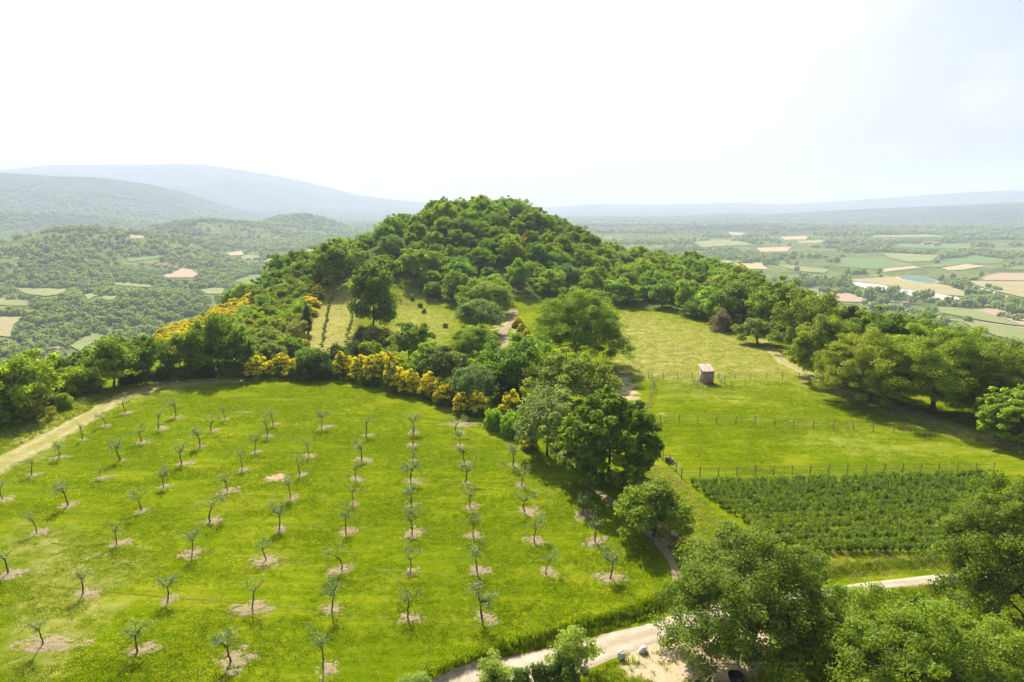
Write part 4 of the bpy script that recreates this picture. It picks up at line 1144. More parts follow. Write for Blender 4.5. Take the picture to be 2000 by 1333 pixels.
# small lavender clumps in two lines up the dry strip
for li, line in enumerate(([(628, 678), (634, 640), (640, 610), (646, 590), (655, 566)], [(676, 668), (684, 640), (688, 612), (690, 590)])):
    P = gpoly(line); seg = np.concatenate([[0], np.cumsum(np.linalg.norm(np.diff(P, axis=0), axis=1))])
    for k, s_ in enumerate(np.arange(0, seg[-1], 2.3)):
        x = np.interp(s_, seg, P[:, 0]) + rng.normal() * 0.2; y = np.interp(s_, seg, P[:, 1]); z = float(terrain(np.array([x]), np.array([y]))[0])
        plant('upshrub%d' % (k % 2), 'lavender_clump', (x, y, z - 0.05), rng.uniform(0.7, 1.25), rng.uniform(0.35, 0.8), rng.uniform(0, 6), ['lavender clump in the left line up the dry strip', 'lavender clump in the line beside the lone dark oak'][li], 'shrub', ['left line of lavender clumps', 'right line of lavender clumps'][li], (1.9, 1.5, 2.6))
for i, (u, v) in enumerate(((821, 600), (828, 612), (846, 660), (805, 585), (870, 640))):
    put('upshrub%d' % (i % 2), 'small_bush', u, v, 11, 11, ['tiny yellowish bush high in the sloping meadow', 'tiny bush just below the yellowish one in the sloping meadow', 'tiny dark bush low in the sloping meadow', 'topmost tiny bush of the sloping meadow', 'tiny bush at the right of the sloping meadow'][i], 'shrub', None, (2.2, 1.7, 1.2))

# ------------------------------------------------------------------ the crop plot
def crop_rows():
    rg = np.random.default_rng(9)
    src = []
    for k in range(5):
        n = 34
        a = rg.uniform(0, 6.28, n); lean = rg.uniform(0.05, 0.42, n); hh = rg.uniform(0.5, 1.0, n)
        V, F, R = [], [], []
        for j in range(n):
            d_ = np.array([math.cos(a[j]) * lean[j], math.sin(a[j]) * lean[j], hh[j]])
            m_ = 5
            t = np.linspace(0.25, 1.0, m_)[:, None]
            P = d_ * t + rg.normal(size=(m_, 3)) * 0.02
            v, f, r = leaves(rg, P, rand_unit(rg, m_) * np.array([1, 1, .3]), 0.085, 0.42)
            V.append(v); F.append(f + 4 * m_ * j); R.append(np.full(len(v), 0.2) + 0.6 * np.repeat(t[:, 0], 4) * rg.uniform(0.5, 1.2))
        src.append((np.concatenate(V), np.concatenate(F), np.clip(np.concatenate(R), 0, 1)))
    NR = 15
    left = np.array([(1352, 948), (1400, 985), (1470, 1030), (1580, 1080)], float); right = np.array([(1935, 932), (1935, 970), (1932, 1015), (1928, 1072)], float)
    for k in range(NR):
        f = (k / (NR - 1)) * 3 * 0.0 + 3 * (k / (NR - 1)) ** 1.0
        l_ = np.array([np.interp(f, range(4), left[:, c]) for c in (0, 1)]); r_ = np.array([np.interp(f, range(4), right[:, c]) for c in (0, 1)])
        l_[1] = r_[1] + (l_[1] - r_[1])
        p = gpoly([l_, r_])
        L = np.linalg.norm(p[1] - p[0]); m_ = int(L / 0.46)
        V, F, R, o_ = [], [], [], 0
        for j in range(m_):
            q = p[0] + (p[1] - p[0]) * (j + rg.uniform(-.3, .3)) / m_ + rg.normal(size=2) * 0.07
            v, ff, rr = src[int(rg.integers(0, 5))]
            a = rg.uniform(0, 6.28); s_ = rg.uniform(0.75, 1.2) * (0.85 if rg.random() < 0.12 else 1.0)
            c_, n_ = math.cos(a), math.sin(a)
            w = np.column_stack([(v[:, 0] * c_ - v[:, 1] * n_) * s_ * 1.15 + q[0], (v[:, 0] * n_ + v[:, 1] * c_) * s_ * 1.05 + q[1], v[:, 2] * s_])
            V.append(w); F.append(ff + o_); R.append(rr * rg.uniform(0.6, 1.1)); o_ += len(v)
        V = np.concatenate(V); zb = terrain(V[:, 0], V[:, 1])
        V[:, 2] += zb
        org = np.array([p[0][0], p[0][1], float(terrain(p[0][:1], p[0][1:])[0])])
        lab = 'row of green bushy crop plants, %s from the paddock fence' % ORD[k]
        link('crop_row', mesh_np('crop_row', V - org, np.concatenate(F), M['crop'], {'rnd': np.clip(np.concatenate(R), 0, 1)}), None, tuple(org), label=lab, category='crop row', group='rows of the crop plot')
crop_rows()

# ------------------------------------------------------------------ fences
def post_mesh(seed):
    r = np.random.default_rng(seed)
    V, F = tube([(0, 0, -0.3), (r.normal() * .01, 0, 0.5), (r.normal() * .02, r.normal() * .02, 1.27), (r.normal() * .02, r.normal() * .02, 1.30)], [0.05, 0.05, 0.046, 0.012], 7)
    return mesh_np('post', V, F, M['stake'], None, True)
POSTS = [post_mesh(i) for i in range(5)]
def fence(pxs, label, spacing=None):
    P = gpoly(pxs)
    if spacing:
        seg = np.concatenate([[0], np.cumsum(np.linalg.norm(np.diff(P, axis=0), axis=1))])
        s_ = np.linspace(0, seg[-1], max(int(round(seg[-1] / spacing)), 1) + 1)
        P = np.column_stack([np.interp(s_, seg, P[:, 0]), np.interp(s_, seg, P[:, 1])])
    z = terrain(P[:, 0], P[:, 1])
    root = empty('wire_fence', (P[0][0], P[0][1], z[0]), label=label, category='fence', group='wire fences round the paddocks')
    for i in range(len(P)):
        o = link('post', POSTS[i % 5], root, (P[i][0] - P[0][0], P[i][1] - P[0][1], z[i] - z[0]))
        o.rotation_euler = (rng.normal() * 0.025, rng.normal() * 0.025, rng.uniform(0, 6)); o.scale = (1, 1, rng.uniform(0.93, 1.07))
    for h in (0.32, 0.72, 1.12):
        path = []
        for i in range(len(P)):
            path.append((P[i][0] - P[0][0], P[i][1] - P[0][1] - 0.055, z[i] - z[0] + h))
            if i < len(P) - 1:
                m_ = (P[i] + P[i + 1]) / 2 - P[0]
                path.append((m_[0], m_[1] - 0.055, (z[i] + z[i + 1]) / 2 - z[0] + h - 0.025))
        V, F = tube(path, np.full(len(path), 0.017), 4)
        link('wire', mesh_np('wire', V, F, M['wire']), root)
    return root
def A3(p): return [(1150 + x * 0.425, 350 + y * 0.425) for x, y in p]
fence([(1331, 935), (1410, 932), (1600, 929), (1760, 927), (1940, 925)], 'wire fence along the top of the crop plot', 2.05)
fence(A3([(330, 1118), (547, 1122), (765, 1132), (1046, 1146), (1325, 1158), (1530, 1168), (1655, 1172), (1775, 1198), (1895, 1240), (1970, 1262)]), 'wire fence dividing the two paddocks', 2.5)
fence(A3([(275, 918), (390, 922), (475, 922)]), 'short wire fence left of the stone hut', 2.6)
fence(A3([(475, 924), (500, 958), (545, 962)]), 'little fence return at the left wall of the hut', 2.2)
fence(A3([(655, 964), (603, 958), (625, 940), (597, 926)]), 'little fence return right of the hut', 2.2)
fence(A3([(597, 922), (760, 922), (915, 922), (965, 924)]), 'wire fence right of the hut along the meadow', 2.7)
fence(A3([(965, 924), (1008, 938), (1052, 956), (1097, 976), (1142, 1000), (1198, 1022), (1260, 1044), (1330, 1066), (1400, 1088), (1470, 1110), (1590, 1162)]), 'wire fence following the grassy track below the oaks', 2.6)
fence(A3([(288, 926), (297, 948), (303, 968), (290, 994), (281, 1025), (272, 1055), (263, 1090)]), 'wire fence down the left side of the upper paddock', 2.6)
fence([(1284, 889), (1300, 905), (1315, 916), (1331, 935)], 'wire fence at the lower left corner of the paddock by the tub', 2.0)

# ------------------------------------------------------------------ the hut
def box(x0, x1, y0, y1, z0, z1):
    V = [(x0, y0, z0), (x1, y0, z0), (x1, y1, z0), (x0, y1, z0), (x0, y0, z1), (x1, y0, z1), (x1, y1, z1), (x0, y1, z1)]
    F = [(0, 3, 2, 1), (4, 5, 6, 7), (0, 1, 5, 4), (1, 2, 6, 5), (2, 3, 7, 6), (3, 0, 4, 7)]
    return np.array(V, float), np.array(F, np.int32)
def hut():
    x, y, z, t = g1(1382, 750)
    root = empty('stone_hut', (x, y + 1.0, z), label='small square stone hut with a sloping clay tile roof', category='hut')
    w, d, hf, hb = 1.85, 2.1, 2.05, 2.65
    root.rotation_euler = (0, 0, math.radians(4))
    th = 0.2
    def wall(pts, lab=None):
        V, F = np.array(pts, float), np.array([(0, 3, 2, 1), (4, 5, 6, 7), (0, 1, 5, 4), (1, 2, 6, 5), (2, 3, 7, 6), (3, 0, 4, 7)])
        link('wall', mesh_np('wall', V, F, M['wall']), root)
    a, b = w / 2, d / 2
    wall([(-a, -b, -.2), (a, -b, -.2), (a, -b + th, -.2), (-a, -b + th, -.2), (-a, -b, hf), (a, -b, hf), (a, -b + th, hf + .06), (-a, -b + th, hf + .06)])
    wall([(-a, b - th, -.2), (a, b - th, -.2), (a, b, -.2), (-a, b, -.2), (-a, b - th, hb - .06), (a, b - th, hb - .06), (a, b, hb), (-a, b, hb)])
    for sx in (-1, 1):
        x0, x1 = (-a, -a + th) if sx < 0 else (a - th, a)
        wall([(x0, -b + th, -.2), (x1, -b + th, -.2), (x1, b - th, -.2), (x0, b - th, -.2), (x0, -b + th, hf + .06), (x1, -b + th, hf + .06), (x1, b - th, hb - .06), (x0, b - th, hb - .06)])
    V, F = box(-0.36, 0.36, b, b + 0.05, 0, 1.75)
    link('door', mesh_np('door', V, F, M['door']), root)
    sl = (hb - hf) / d
    # deck and rows of half-round tiles
    ov = 0.14
    V = np.array([(-a - ov, -b - ov, hf - sl * ov + .02), (a + ov, -b - ov, hf - sl * ov + .02), (a + ov, b + ov, hb + sl * ov + .02), (-a - ov, b + ov, hb + sl * ov + .02)])
    V = np.concatenate([V, V + np.array([0, 0, 0.07])])
    roof = link('roof', mesh_np('roof', V, np.array([(0, 3, 2, 1), (4, 5, 6, 7), (0, 1, 5, 4), (1, 2, 6, 5), (2, 3, 7, 6), (3, 0, 4, 7)]), M['tile']), root)
    ang = np.linspace(0, math.pi, 6)
    nrow, ncol = 6, 9
    Lr = (d + 2 * ov) / nrow * 1.12
    prof = np.column_stack([np.cos(ang) * 0.105, np.sin(ang) * 0.075])
    tv = [(px, yy, pz + yy * sl + (0.03 if yy == 0 else 0)) for yy in (0.0, Lr) for px, pz in prof]
    tf = [(i, i + 1, i + 7, i + 6) for i in range(5)]
    tme = [mesh_np('tile', tv, np.array(tf), M[k], None, True) for k in ('tile', 'tile_pale', 'tile_pale')]
    rg = np.random.default_rng(4)
    for c in range(ncol):
        for q in range(nrow):
            yy = -b - ov + q * (d + 2 * ov) / nrow
            link('tile', tme[int(rg.integers(0, 3))], roof, (-a - 0.02 + c * (w + 0.04) / (ncol - 1), yy, hf + (yy + b) * sl + 0.10 + rg.uniform(0, .012)))
hut()

# ------------------------------------------------------------------ rubber tubs, boulders, timber
def tub(u, v, label, tilt):
    x, y, z, t = g1(u, v)
    prof = [(0.0, 0.02), (0.40, 0.0), (0.46, 0.05), (0.55, 0.36), (0.58, 0.38), (0.57, 0.40), (0.53, 0.38), (0.44, 0.08), (0.0, 0.06)]
    n = 22; a = np.arange(n) / n * 2 * math.pi
    V = [(r_ * math.cos(k), r_ * math.sin(k), h_) for r_, h_ in prof for k in a]
    F = [(i * n + k, i * n + (k + 1) % n, (i + 1) * n + (k + 1) % n, (i + 1) * n + k) for i in range(len(prof) - 1) for k in range(n)]
    root = empty('feed_tub', (x, y, z), label=label, category='tub')
    o = link('body', mesh_np('feed_tub', V, np.array(F), M['rubber'], None, True), root)
    for s in (-1, 1):
        hv, hf = tube([(s * 0.56, -0.12, 0.37), (s * 0.64, -0.1, 0.42), (s * 0.66, 0, 0.44), (s * 0.64, 0.1, 0.42), (s * 0.56, 0.12, 0.37)], np.full(5, 0.022), 6)
        link('handle', mesh_np('handle', hv, hf, M['rubber'], None, True), root)
    root.rotation_euler = (tilt, 0.05, u % 3)
tub(1307, 903, 'black rubber feed tub at the lower paddock corner', 0.10)
tub(1268, 817, 'black rubber feed tub where the dividing fence starts', 0.02)
tub(1438, 1330, 'black tub in deep shade under the big dark oak', 0.0)

def boulder(u, v, size, seed, label):
    import bmesh
    x, y, z, t = g1(u, v)
    bm = bmesh.new(); bmesh.ops.create_icosphere(bm, subdivisions=3, radius=1)
    r = np.random.default_rng(seed); cuts = rand_unit(r, 9); ds = r.uniform(0.62, 0.95, 9)
    for vt in bm.verts:
        p = np.array(vt.co)
        for c, d_ in zip(cuts, ds):
            e = p @ c
            if e > d_: p = p - c * (e - d_) * 0.92
        vt.co = p * (1 + 0.03 * r.normal())
    me = bpy.data.meshes.new('boulder'); bm.to_mesh(me); bm.free(); me.materials.append(M['stone'])
    o = link('boulder', me, None, (x, y, z + size[2] * 0.5), label=label, category='boulder')
    o.scale = size; o.rotation_euler = (0, 0, seed)
boulder(1213, 1287, (0.30, 0.26, 0.42), 3, 'upright pale boulder beside the gravel road')
boulder(1256, 1274, (0.38, 0.30, 0.32), 7, 'squat grey boulder right of the upright one')
boulder(1316, 1046, (0.34, 0.30, 0.28), 9, 'pale boulder near the small spreading tree')
boulder(1140, 1312, (0.28, 0.26, 0.34), 12, 'pale stone behind the airy lime green shrub')

def timber(name, pa, pb, r_, label, za=0.06, zb=0.06, cat='pole'):
    xa, ya, z0, _ = g1(*pa); xb, yb, z1, _ = g1(*pb)
    V, F = tube([(0, 0, za), ((xb - xa) * .5, (yb - ya) * .5, (z1 - z0) * .5 + (za + zb) / 2 + .01), (xb - xa, yb - ya, z1 - z0 + zb)], [r_, r_ * .95, r_ * .85], 8)
    n = len(V); F = np.concatenate([F, [[0, 7, 6, 1], [1, 6, 5, 2], [2, 5, 4, 3], [n - 8, n - 7, n - 2, n - 1], [n - 7, n - 6, n - 3, n - 2], [n - 6, n - 5, n - 4, n - 3]]])
    link(name, mesh_np(name, V, F, M['pole'], None, False), None, (xa, ya, z0), label=label, category=cat)
timber('wooden_pole', (1338, 1345), (1393, 1307), 0.055, 'long pale pole lying in front of the big oak')
timber('wooden_pole', (1366, 1345), (1390, 1321), 0.05, 'short pale pole beside the long one')
timber('wooden_pole', (1444, 1284), (1482, 1338), 0.055, 'pole slanting out of the shade under the oak', 0.9, 0.06)
timber('wooden_pole', (1446, 1300), (1470, 1338), 0.05, 'thinner pole next to the slanting one', 0.5, 0.06)
x, y, z, t = g1(1441, 1300)
V, F = tube([(0, 0, -0.3), (0.02, 0, 0.6), (0, 0.02, 1.2), (0, 0.02, 1.22)], [0.09, 0.09, 0.085, 0.03], 9)
link('wooden_post', mesh_np('wooden_post', V, F, M['pole'], None, True), None, (x, y, z), label='stout pale post in the shade of the big oak', category='post')

# ------------------------------------------------------------------ scattered growth (uncountable): instances on points
def scatter(name, P, rotz, scl, idx, protos, **props):
    coll = bpy.data.collections.new(name + '_sources')
    for k, me in enumerate(protos):
        coll.objects.link(bpy.data.objects.new('%s_source_%02d' % (name, k), me))
    me = bpy.data.meshes.new(name)
    P = np.asarray(P, np.float32)
    me.vertices.add(len(P)); me.vertices.foreach_set('co', P.ravel())
    for nm, typ, a in (('rotz', 'FLOAT', rotz), ('idx', 'INT', idx)):
        at = me.attributes.new(nm, typ, 'POINT'); at.data.foreach_set('value', np.asarray(a, np.float32 if typ == 'FLOAT' else np.int32))
    at = me.attributes.new('scl', 'FLOAT_VECTOR', 'POINT'); at.data.foreach_set('vector', np.asarray(scl, np.float32).ravel())
    o = link(name, me, **props)
    ng = bpy.data.node_groups.new(name, 'GeometryNodeTree')
    ng.interface.new_socket('Geometry', in_out='INPUT', socket_type='NodeSocketGeometry')
    ng.interface.new_socket('Geometry', in_out='OUTPUT', socket_type='NodeSocketGeometry')
    N = ng.nodes.new
    gi, go = N('NodeGroupInput'), N('NodeGroupOutput')
    ci = N('GeometryNodeCollectionInfo'); ci.inputs['Collection'].default_value = coll
    ci.inputs['Separate Children'].default_value = True; ci.inputs['Reset Children'].default_value = True
    ip = N('GeometryNodeInstanceOnPoints'); ip.inputs['Pick Instance'].default_value = True
    def na(nm, typ):
        q = N('GeometryNodeInputNamedAttribute'); q.data_type = typ; q.inputs['Name'].default_value = nm
        return q.outputs['Attribute']
    cx = N('ShaderNodeCombineXYZ')
    L = ng.links.new
    L(gi.outputs[0], ip.inputs['Points']); L(ci.outputs[0], ip.inputs['Instance'])
    L(na('idx', 'INT'), ip.inputs['Instance Index']); L(na('rotz', 'FLOAT'), cx.inputs['Z'])
    L(cx.outputs[0], ip.inputs['Rotation']); L(na('scl', 'FLOAT_VECTOR'), ip.inputs['Scale']); L(ip.outputs[0], go.inputs[0])
    md = o.modifiers.new('scatter', 'NODES'); md.node_group = ng
    return o

# far tree crowns
def far_crown(seed, n, per, leaf, H, W, mat, tall=False):
    r = np.random.default_rng(seed)
    d = rand_unit(r, n); d[:, 2] = d[:, 2] * 0.9 + 0.1
    rr = 0.55 + 0.45 * r.random(n) ** 0.5 + r.normal(0, 0.07, n)
    C = np.column_stack([d[:, 0] * rr * W * .43, d[:, 1] * rr * W * .43, H * .48 + d[:, 2] * rr * H * .42])
    if tall:
        k_ = np.clip(1.15 - (C[:, 2] / H) * 0.75, .3, 1.0)
        C[:, 0] *= k_; C[:, 1] *= k_
    k = np.repeat(np.arange(n), per)
    dd = rand_unit(r, len(k))
    P = C[k] + dd * (r.random(len(k)) ** .5 * W * .13)[:, None]
    V, F, R = leaves(r, P, dd * .5 + d[k] * .5 + np.array([0, 0, .6]), leaf, .75, 0.45)
    return mesh_np('far_crown', V, F, M[mat], {'rnd': 0.5 * R + 0.5 * np.repeat(np.repeat(r.random(n), per), 4)})
VT = [far_crown(400 + i, 26, 13, 0.95, 9.0, 11.0, 'far_leaf') for i in range(5)]
POP = [far_crown(420 + i, 30, 12, 0.7, 22.0, 6.0, 'far_leaf', True) for i in range(3)]

allf = [np.array(f[1]) for f in FIELDS] + [np.array(POND)]
def in_fields(u, v):
    m_ = np.zeros(np.shape(u), bool)
    for p in allf:
        bb = (u > p[:, 0].min()) & (u < p[:, 0].max()) & (v > p[:, 1].min()) & (v < p[:, 1].max())
        if bb.any(): m_[bb] |= in_poly(u[bb], v[bb], p)
    return m_
LONE = []
def woodland(name, az0, az1, bands, cover, seed, label):
    r = np.random.default_rng(seed)
    Ps, Ss, Rs, Is = [], [], [], []
    for r0, r1, sp, size in bands:
        n = int((az1 - az0) * (r1 * r1 - r0 * r0) / 2 / (sp * sp))
        a = r.uniform(az0, az1, n); q = np.sqrt(r.uniform(r0 * r0, r1 * r1, n))
        x, y = q * np.sin(a), q * np.cos(a)
        z = terrain(x, y)
        sL = np.maximum(np.interp(y, _ly, _lx) - x, x - np.interp(y, _ry, _rx))
        ok = (sL > 12) | (y > 420)
        dens = cover(x, y)
        ok &= r.random(n) < dens
        s_ = size * r.uniform(0.55, 1.25, n)
        u, v, dep = project(x, y, z)
        hp = 9.0 * s_ * FPX / dep
        f0 = in_fields(u, v) | in_fields(u, v - hp * 0.45) | in_fields(u, v - hp * 0.9) | in_fields(u + 5.5 * s_ * FPX / dep, v - hp * .3) | in_fields(u - 5.5 * s_ * FPX / dep, v - hp * .3)
        ok &= ~f0
        x, y, z, s_ = x[ok], y[ok], z[ok], s_[ok]
        Ps.append(np.column_stack([x, y, z - 0.4])); Ss.append(np.column_stack([s_, s_, s_ * r.uniform(.75, 1.25, len(s_))])); Rs.append(r.uniform(0, 6.28, len(s_))); Is.append(r.integers(0, len(VT), len(s_)))
    P = np.concatenate(Ps)
    print('WOOD', name, len(P))
    return scatter(name, P, np.concatenate(Rs), np.concatenate(Ss), np.concatenate(Is), VT, kind='stuff', label=label, category='woodland')
def cov_left(x, y): return np.clip(0.80 + 2.4 * fbm(x / 150.0, y / 150.0, 3), 0.06, 1)
def cov_right(x, y):
    r_ = np.hypot(x, y)
    hedge = np.abs(fbm(x / 210.0 + 3, y / 160.0, 3)) < 0.06
    return np.clip(np.where(hedge, 0.9, 0) + 2.0 * (fbm(x / 260.0, y / 170.0 + 9, 3) - 0.08) * 2.5 + sstep(2700, 3600, r_) * 0.75, 0.01, 1)
R_ = math.radians
woodland('valley_woodland', R_(-47), R_(-3), [(260, 520, 7.0, 0.62), (520, 1300, 8.0, 0.85), (1300, 2600, 12.0, 1.15), (2600, 4600, 17.0, 1.5)], cov_left, 31, 'hazy oak woodland filling the left valley')
woodland('hedgerow_woodland', R_(3), R_(47), [(230, 420, 8.0, 0.65), (420, 1300, 9.0, 0.9), (1300, 2700, 12.0, 1.1), (2700, 4800, 17.0, 1.5)], cov_right, 32, 'woods and hedgerows of the right valley')

# valley trees that can be told apart
def valley_tree(u, v, w, h, label, group=None, pop=None, k=0):
    x, y, z, t = ground(u, v, 16000.0, 560.0); x, y, z = float(x[0]), float(y[0]), float(z[0])
    dep = float(project(x, y, z)[2])
    me = (POP if pop else VT)[k % 3]
    o = link('poplar_tree' if pop else 'valley_tree', me, None, (x, y, z - 0.3), label=label, category='tree', group=group)
    W0, H0 = (6.0, 22.0) if pop else (10.0, 9.0)
    o.scale = (w * dep / FPX / W0, w * dep / FPX / W0, h * dep / FPX / H0); o.rotation_euler = (0, 0, u % 6.28)
rv = np.random.default_rng(8)
for i in range(20):
    u, v = Z1([(648 + i * 16.5, 405 + i * 0.9 + rv.uniform(-6, 6))])[0]
    valley_tree(u, v, 9, rv.uniform(24, 33), 'tall poplar in the dark row left of the straw field', 'poplars in a row in the valley', True, i)
LONES = [((1658, 614), 16, 14, 'lone round tree in the light green pasture'), ((1785, 412), 11, 12, 'left of two small trees on the big straw field'), ((1822, 420), 10, 11, 'right of two small trees on the big straw field'),
         ((1862, 584), 16, 12, 'leftmost of three trees in the dry pasture'), ((1907, 594), 14, 12, 'middle of three trees in the dry pasture'), ((1958, 608), 18, 16, 'rightmost of three trees in the dry pasture'),
         ((1460, 553), 13, 11, 'small tree at the corner of the light green pasture'), ((1040, 508), 12, 10, 'small tree at the tip of the pinkish field'), ((632, 306), 11, 10, 'small tree on the sickle shaped field'),
         ((1132, 310), 11, 9, 'small tree beside the little ripe field'), ((1850, 424), 10, 8, 'bush beside the two small straw field trees'), ((1800, 440), 8, 8, 'bush on the farm lane')]
for (p, w, h, lab) in LONES:
    u, v = Z1([p])[0]
    valley_tree(u, v, w, h, lab, None, None, int(p[0]))
river = [(800, 438, 24, 14), (875, 440, 22, 12), (985, 440, 22, 16), (1060, 480, 18, 26), (1090, 452, 26, 22), (1135, 452, 20, 18), (1150, 520, 28, 22), (1195, 470, 18, 30), (1225, 455, 16, 22), (1255, 470, 14, 16), (1345, 470, 15, 18), (1390, 490, 18, 24), (1425, 485, 20, 26), (1460, 500, 18, 14), (1500, 520, 22, 14), (1545, 515, 18, 22), (1600, 525, 24, 18), (1650, 530, 26, 20), (1670, 462, 18, 20), (1730, 465, 24, 20), (1740, 520, 24, 24), (1800, 510, 28, 22), (1840, 520, 20, 16), (1880, 545, 22, 16), (1920, 550, 20, 14), (1970, 555, 22, 14), (1600, 410, 24, 16), (1640, 415, 24, 16), (1220, 560, 34, 22), (1270, 565, 24, 16), (1420, 585, 24, 16), (1480, 595, 22, 14), (1100, 550, 26, 20), (1320, 580, 18, 12)]
for i, (a_, b_, w, h) in enumerate(river):
    u, v = Z1([(a_, b_)])[0]
    valley_tree(u, v, w, h, 'tree in the loose belt between straw field and pastures', 'trees of the belt across the right valley', None, i)
for i, (a_, b_) in enumerate(((1282, 462), (1296, 462), (1335, 478))):
    u, v = Z1([(a_, b_)])[0]
    valley_tree(u, v, 6, 16, ['slim poplar before the pale strip, left of its twin', 'slim poplar before the pale strip, right of its twin', 'slim poplar right of the twin poplars'][i], None, True, i)

# farmhouses
def house_parts():
    V, F = [], []
    L_, D_, h, rh = 12.0, 7.0, 5.0, 2.0
    a, b = L_ / 2, D_ / 2
    wv = [(-a, -b, -1), (a, -b, -1), (a, b, -1), (-a, b, -1), (-a, -b, h), (a, -b, h), (a, b, h), (-a, b, h), (-a, 0, h + rh), (a, 0, h + rh)]
    wall = mesh_np('wall', wv, [np.array([(0, 1, 5, 4), (2, 3, 7, 6), (0, 4, 7, 3), (1, 2, 6, 5)]), np.array([(4, 8, 7), (5, 6, 9)])], M['house_wall'])
    e = 0.5
    rv_ = [(-a - e, -b - e, h - .25), (a + e, -b - e, h - .25), (a + e, 0, h + rh + .1), (-a - e, 0, h + rh + .1), (-a - e, b + e, h - .25), (a + e, b + e, h - .25)]
    rv_ += [(p[0], p[1], p[2] + 0.25) for p in rv_]
    roof = mesh_np('roof', rv_, np.array([(6, 7, 8, 9), (9, 8, 11, 10), (0, 3, 2, 1), (3, 4, 5, 2), (0, 1, 7, 6), (5, 4, 10, 11), (0, 6, 9, 3), (3, 9, 10, 4), (1, 2, 8, 7), (2, 5, 11, 8)]), M['house_roof'])
    win = mesh_np('window', *box(-.5, .5, -.06, .06, -.7, .7), M['glass'])
    door = mesh_np('door', *box(-.6, .6, -.06, .06, 0, 2.2), M['door'])
    chim = mesh_np('chimney', *box(-.4, .4, -.4, .4, 0, 1.6), M['house_wall'])
    return wall, roof, win, door, chim
HP = house_parts()
def house(u, v, wpx, rot, label):
    x, y, z, t = ground(u, v, 16000.0, 560.0); x, y, z = float(x[0]), float(y[0]), float(z[0])
    dep = float(project(x, y, z)[2])
    r_ = empty('farmhouse', (x, y, z + 0.5), label=label, category='house'); s_ = wpx * dep / FPX / 12.5
    r_.scale = (s_, min(s_, 1.6), min(s_, 1.35)); r_.rotation_euler = (0, 0, rot)
    link('wall', HP[0], r_); rf = link('roof', HP[1], r_); link('chimney', HP[4], rf, (3.5, 0.8, 6.3))
    for wx in (-4, -1.4, 1.6, 4.2):
        link('window', HP[2], r_, (wx, -3.5, 3.6))
    for wx in (-4, 4.2): link('window', HP[2], r_, (wx, -3.5, 1.3))
    link('door', HP[3], r_, (0.2, -3.5, 0))
HOUSES = [(Z1, 1205, 512, 12, .3, 'red roofed farmhouse in the tree belt'), (Z1, 1288, 520, 15, -.1, 'long pale barn beside the red roofed farmhouse'), (Z1, 1480, 608, 15, .1, 'pink roofed house below the light green pasture'),
          (Z1, 1425, 150, 22, .0, 'large pale farm building on the far green field'), (Z1, 1470, 156, 14, .1, 'annex right of the large pale farm building'), (Z1, 1180, 134, 18, 0, 'pale farm beyond the yellowish field'),
          (Z1, 1630, 188, 11, .2, 'white farmhouse left of the long green field'), (Z1, 1725, 190, 12, -.2, 'farmhouse on the hedge above the long green field'), (Z1, 1805, 214, 11, .3, 'small farmhouse at the end of the long green field'),
          (Z1, 250, 128, 10, 0, 'tiny far farmhouse in the haze of the right valley'), (Z1, 35, 245, 10, .2, 'tiny farmhouse near the wooded hill'),
          (Z2, 1335, 408, 9, .2, 'first house of the left hamlet'), (Z2, 1425, 428, 9, -.3, 'pale house at the near side of the left hamlet'), (Z2, 1475, 396, 10, 0, 'house behind the pale one in the left hamlet'), (Z2, 1545, 398, 11, .1, 'long house in the middle of the left hamlet'), (Z2, 1600, 412, 11, .3, 'brown roofed house of the left hamlet'), (Z2, 1645, 418, 9, -.2, 'house at the right end of the left hamlet'),
          (Z3, 885, 330, 8, 0, 'left house of the far hamlet'), (Z3, 950, 325, 9, .2, 'middle house of the far hamlet'), (Z3, 1015, 338, 8, -.2, 'right house of the far hamlet'),
          (Z2, 530, 1290, 16, .4, 'house roof showing below the left tree line'), (Z2, 590, 1330, 15, -.2, 'lower house roof below the left tree line')]
for fz, a_, b_, w, rot, lab in HOUSES:
    u, v = fz([(a_, b_)])[0]
    house(u, v, w, rot, lab)

# ------------------------------------------------------------------ grass
def tuft(seed, n, h, spread, mat, wd=0.012):
    r = np.random.default_rng(seed)
    V, F, R = [], [], []
    for k in range(n):
        a = r.uniform(0, 6.28); b = np.array([r.normal() * spread, r.normal() * spread, 0])
        lean = np.array([math.cos(a), math.sin(a), 0]) * r.uniform(0.2, 0.9) * h; hh = h * r.uniform(.5, 1.2)
        side = np.array([-math.sin(a), math.cos(a), 0]) * wd * r.uniform(.7, 1.5)
        V += [b - side, b + side, b + lean * .4 + side * .8 + (0, 0, hh * .65), b + lean * .4 - side * .8 + (0, 0, hh * .65), b + lean + (0, 0, hh)]
        o = 5 * k
        F.append((o, o + 1, o + 2, o + 3)); F.append((o + 3, o + 2, o + 4, o + 4))
        R += [r.random()] * 5
    q = np.array([f for f in F if f[2] != f[3]]); t3 = np.array([f[:3] for f in F if f[2] == f[3]])
    return mesh_np('tuft', np.array(V, float), [q, t3], M[mat], {'rnd': R})
TG = [tuft(500 + i, 14, 0.085, 0.13, 'grass', 0.016) for i in range(4)]
TH = [tuft(510 + i, 16, 0.22, 0.16, 'hay', 0.012) for i in range(3)] + [tuft(515 + i, 16, 0.20, 0.15, 'grass', 0.014) for i in range(2)]
TV = [tuft(520 + i, 22, 0.34, 0.16, 'grass', 0.02) for i in range(3)]
FL = [tuft(530, 5, 0.10, 0.10, 'blossom', 0.022)]
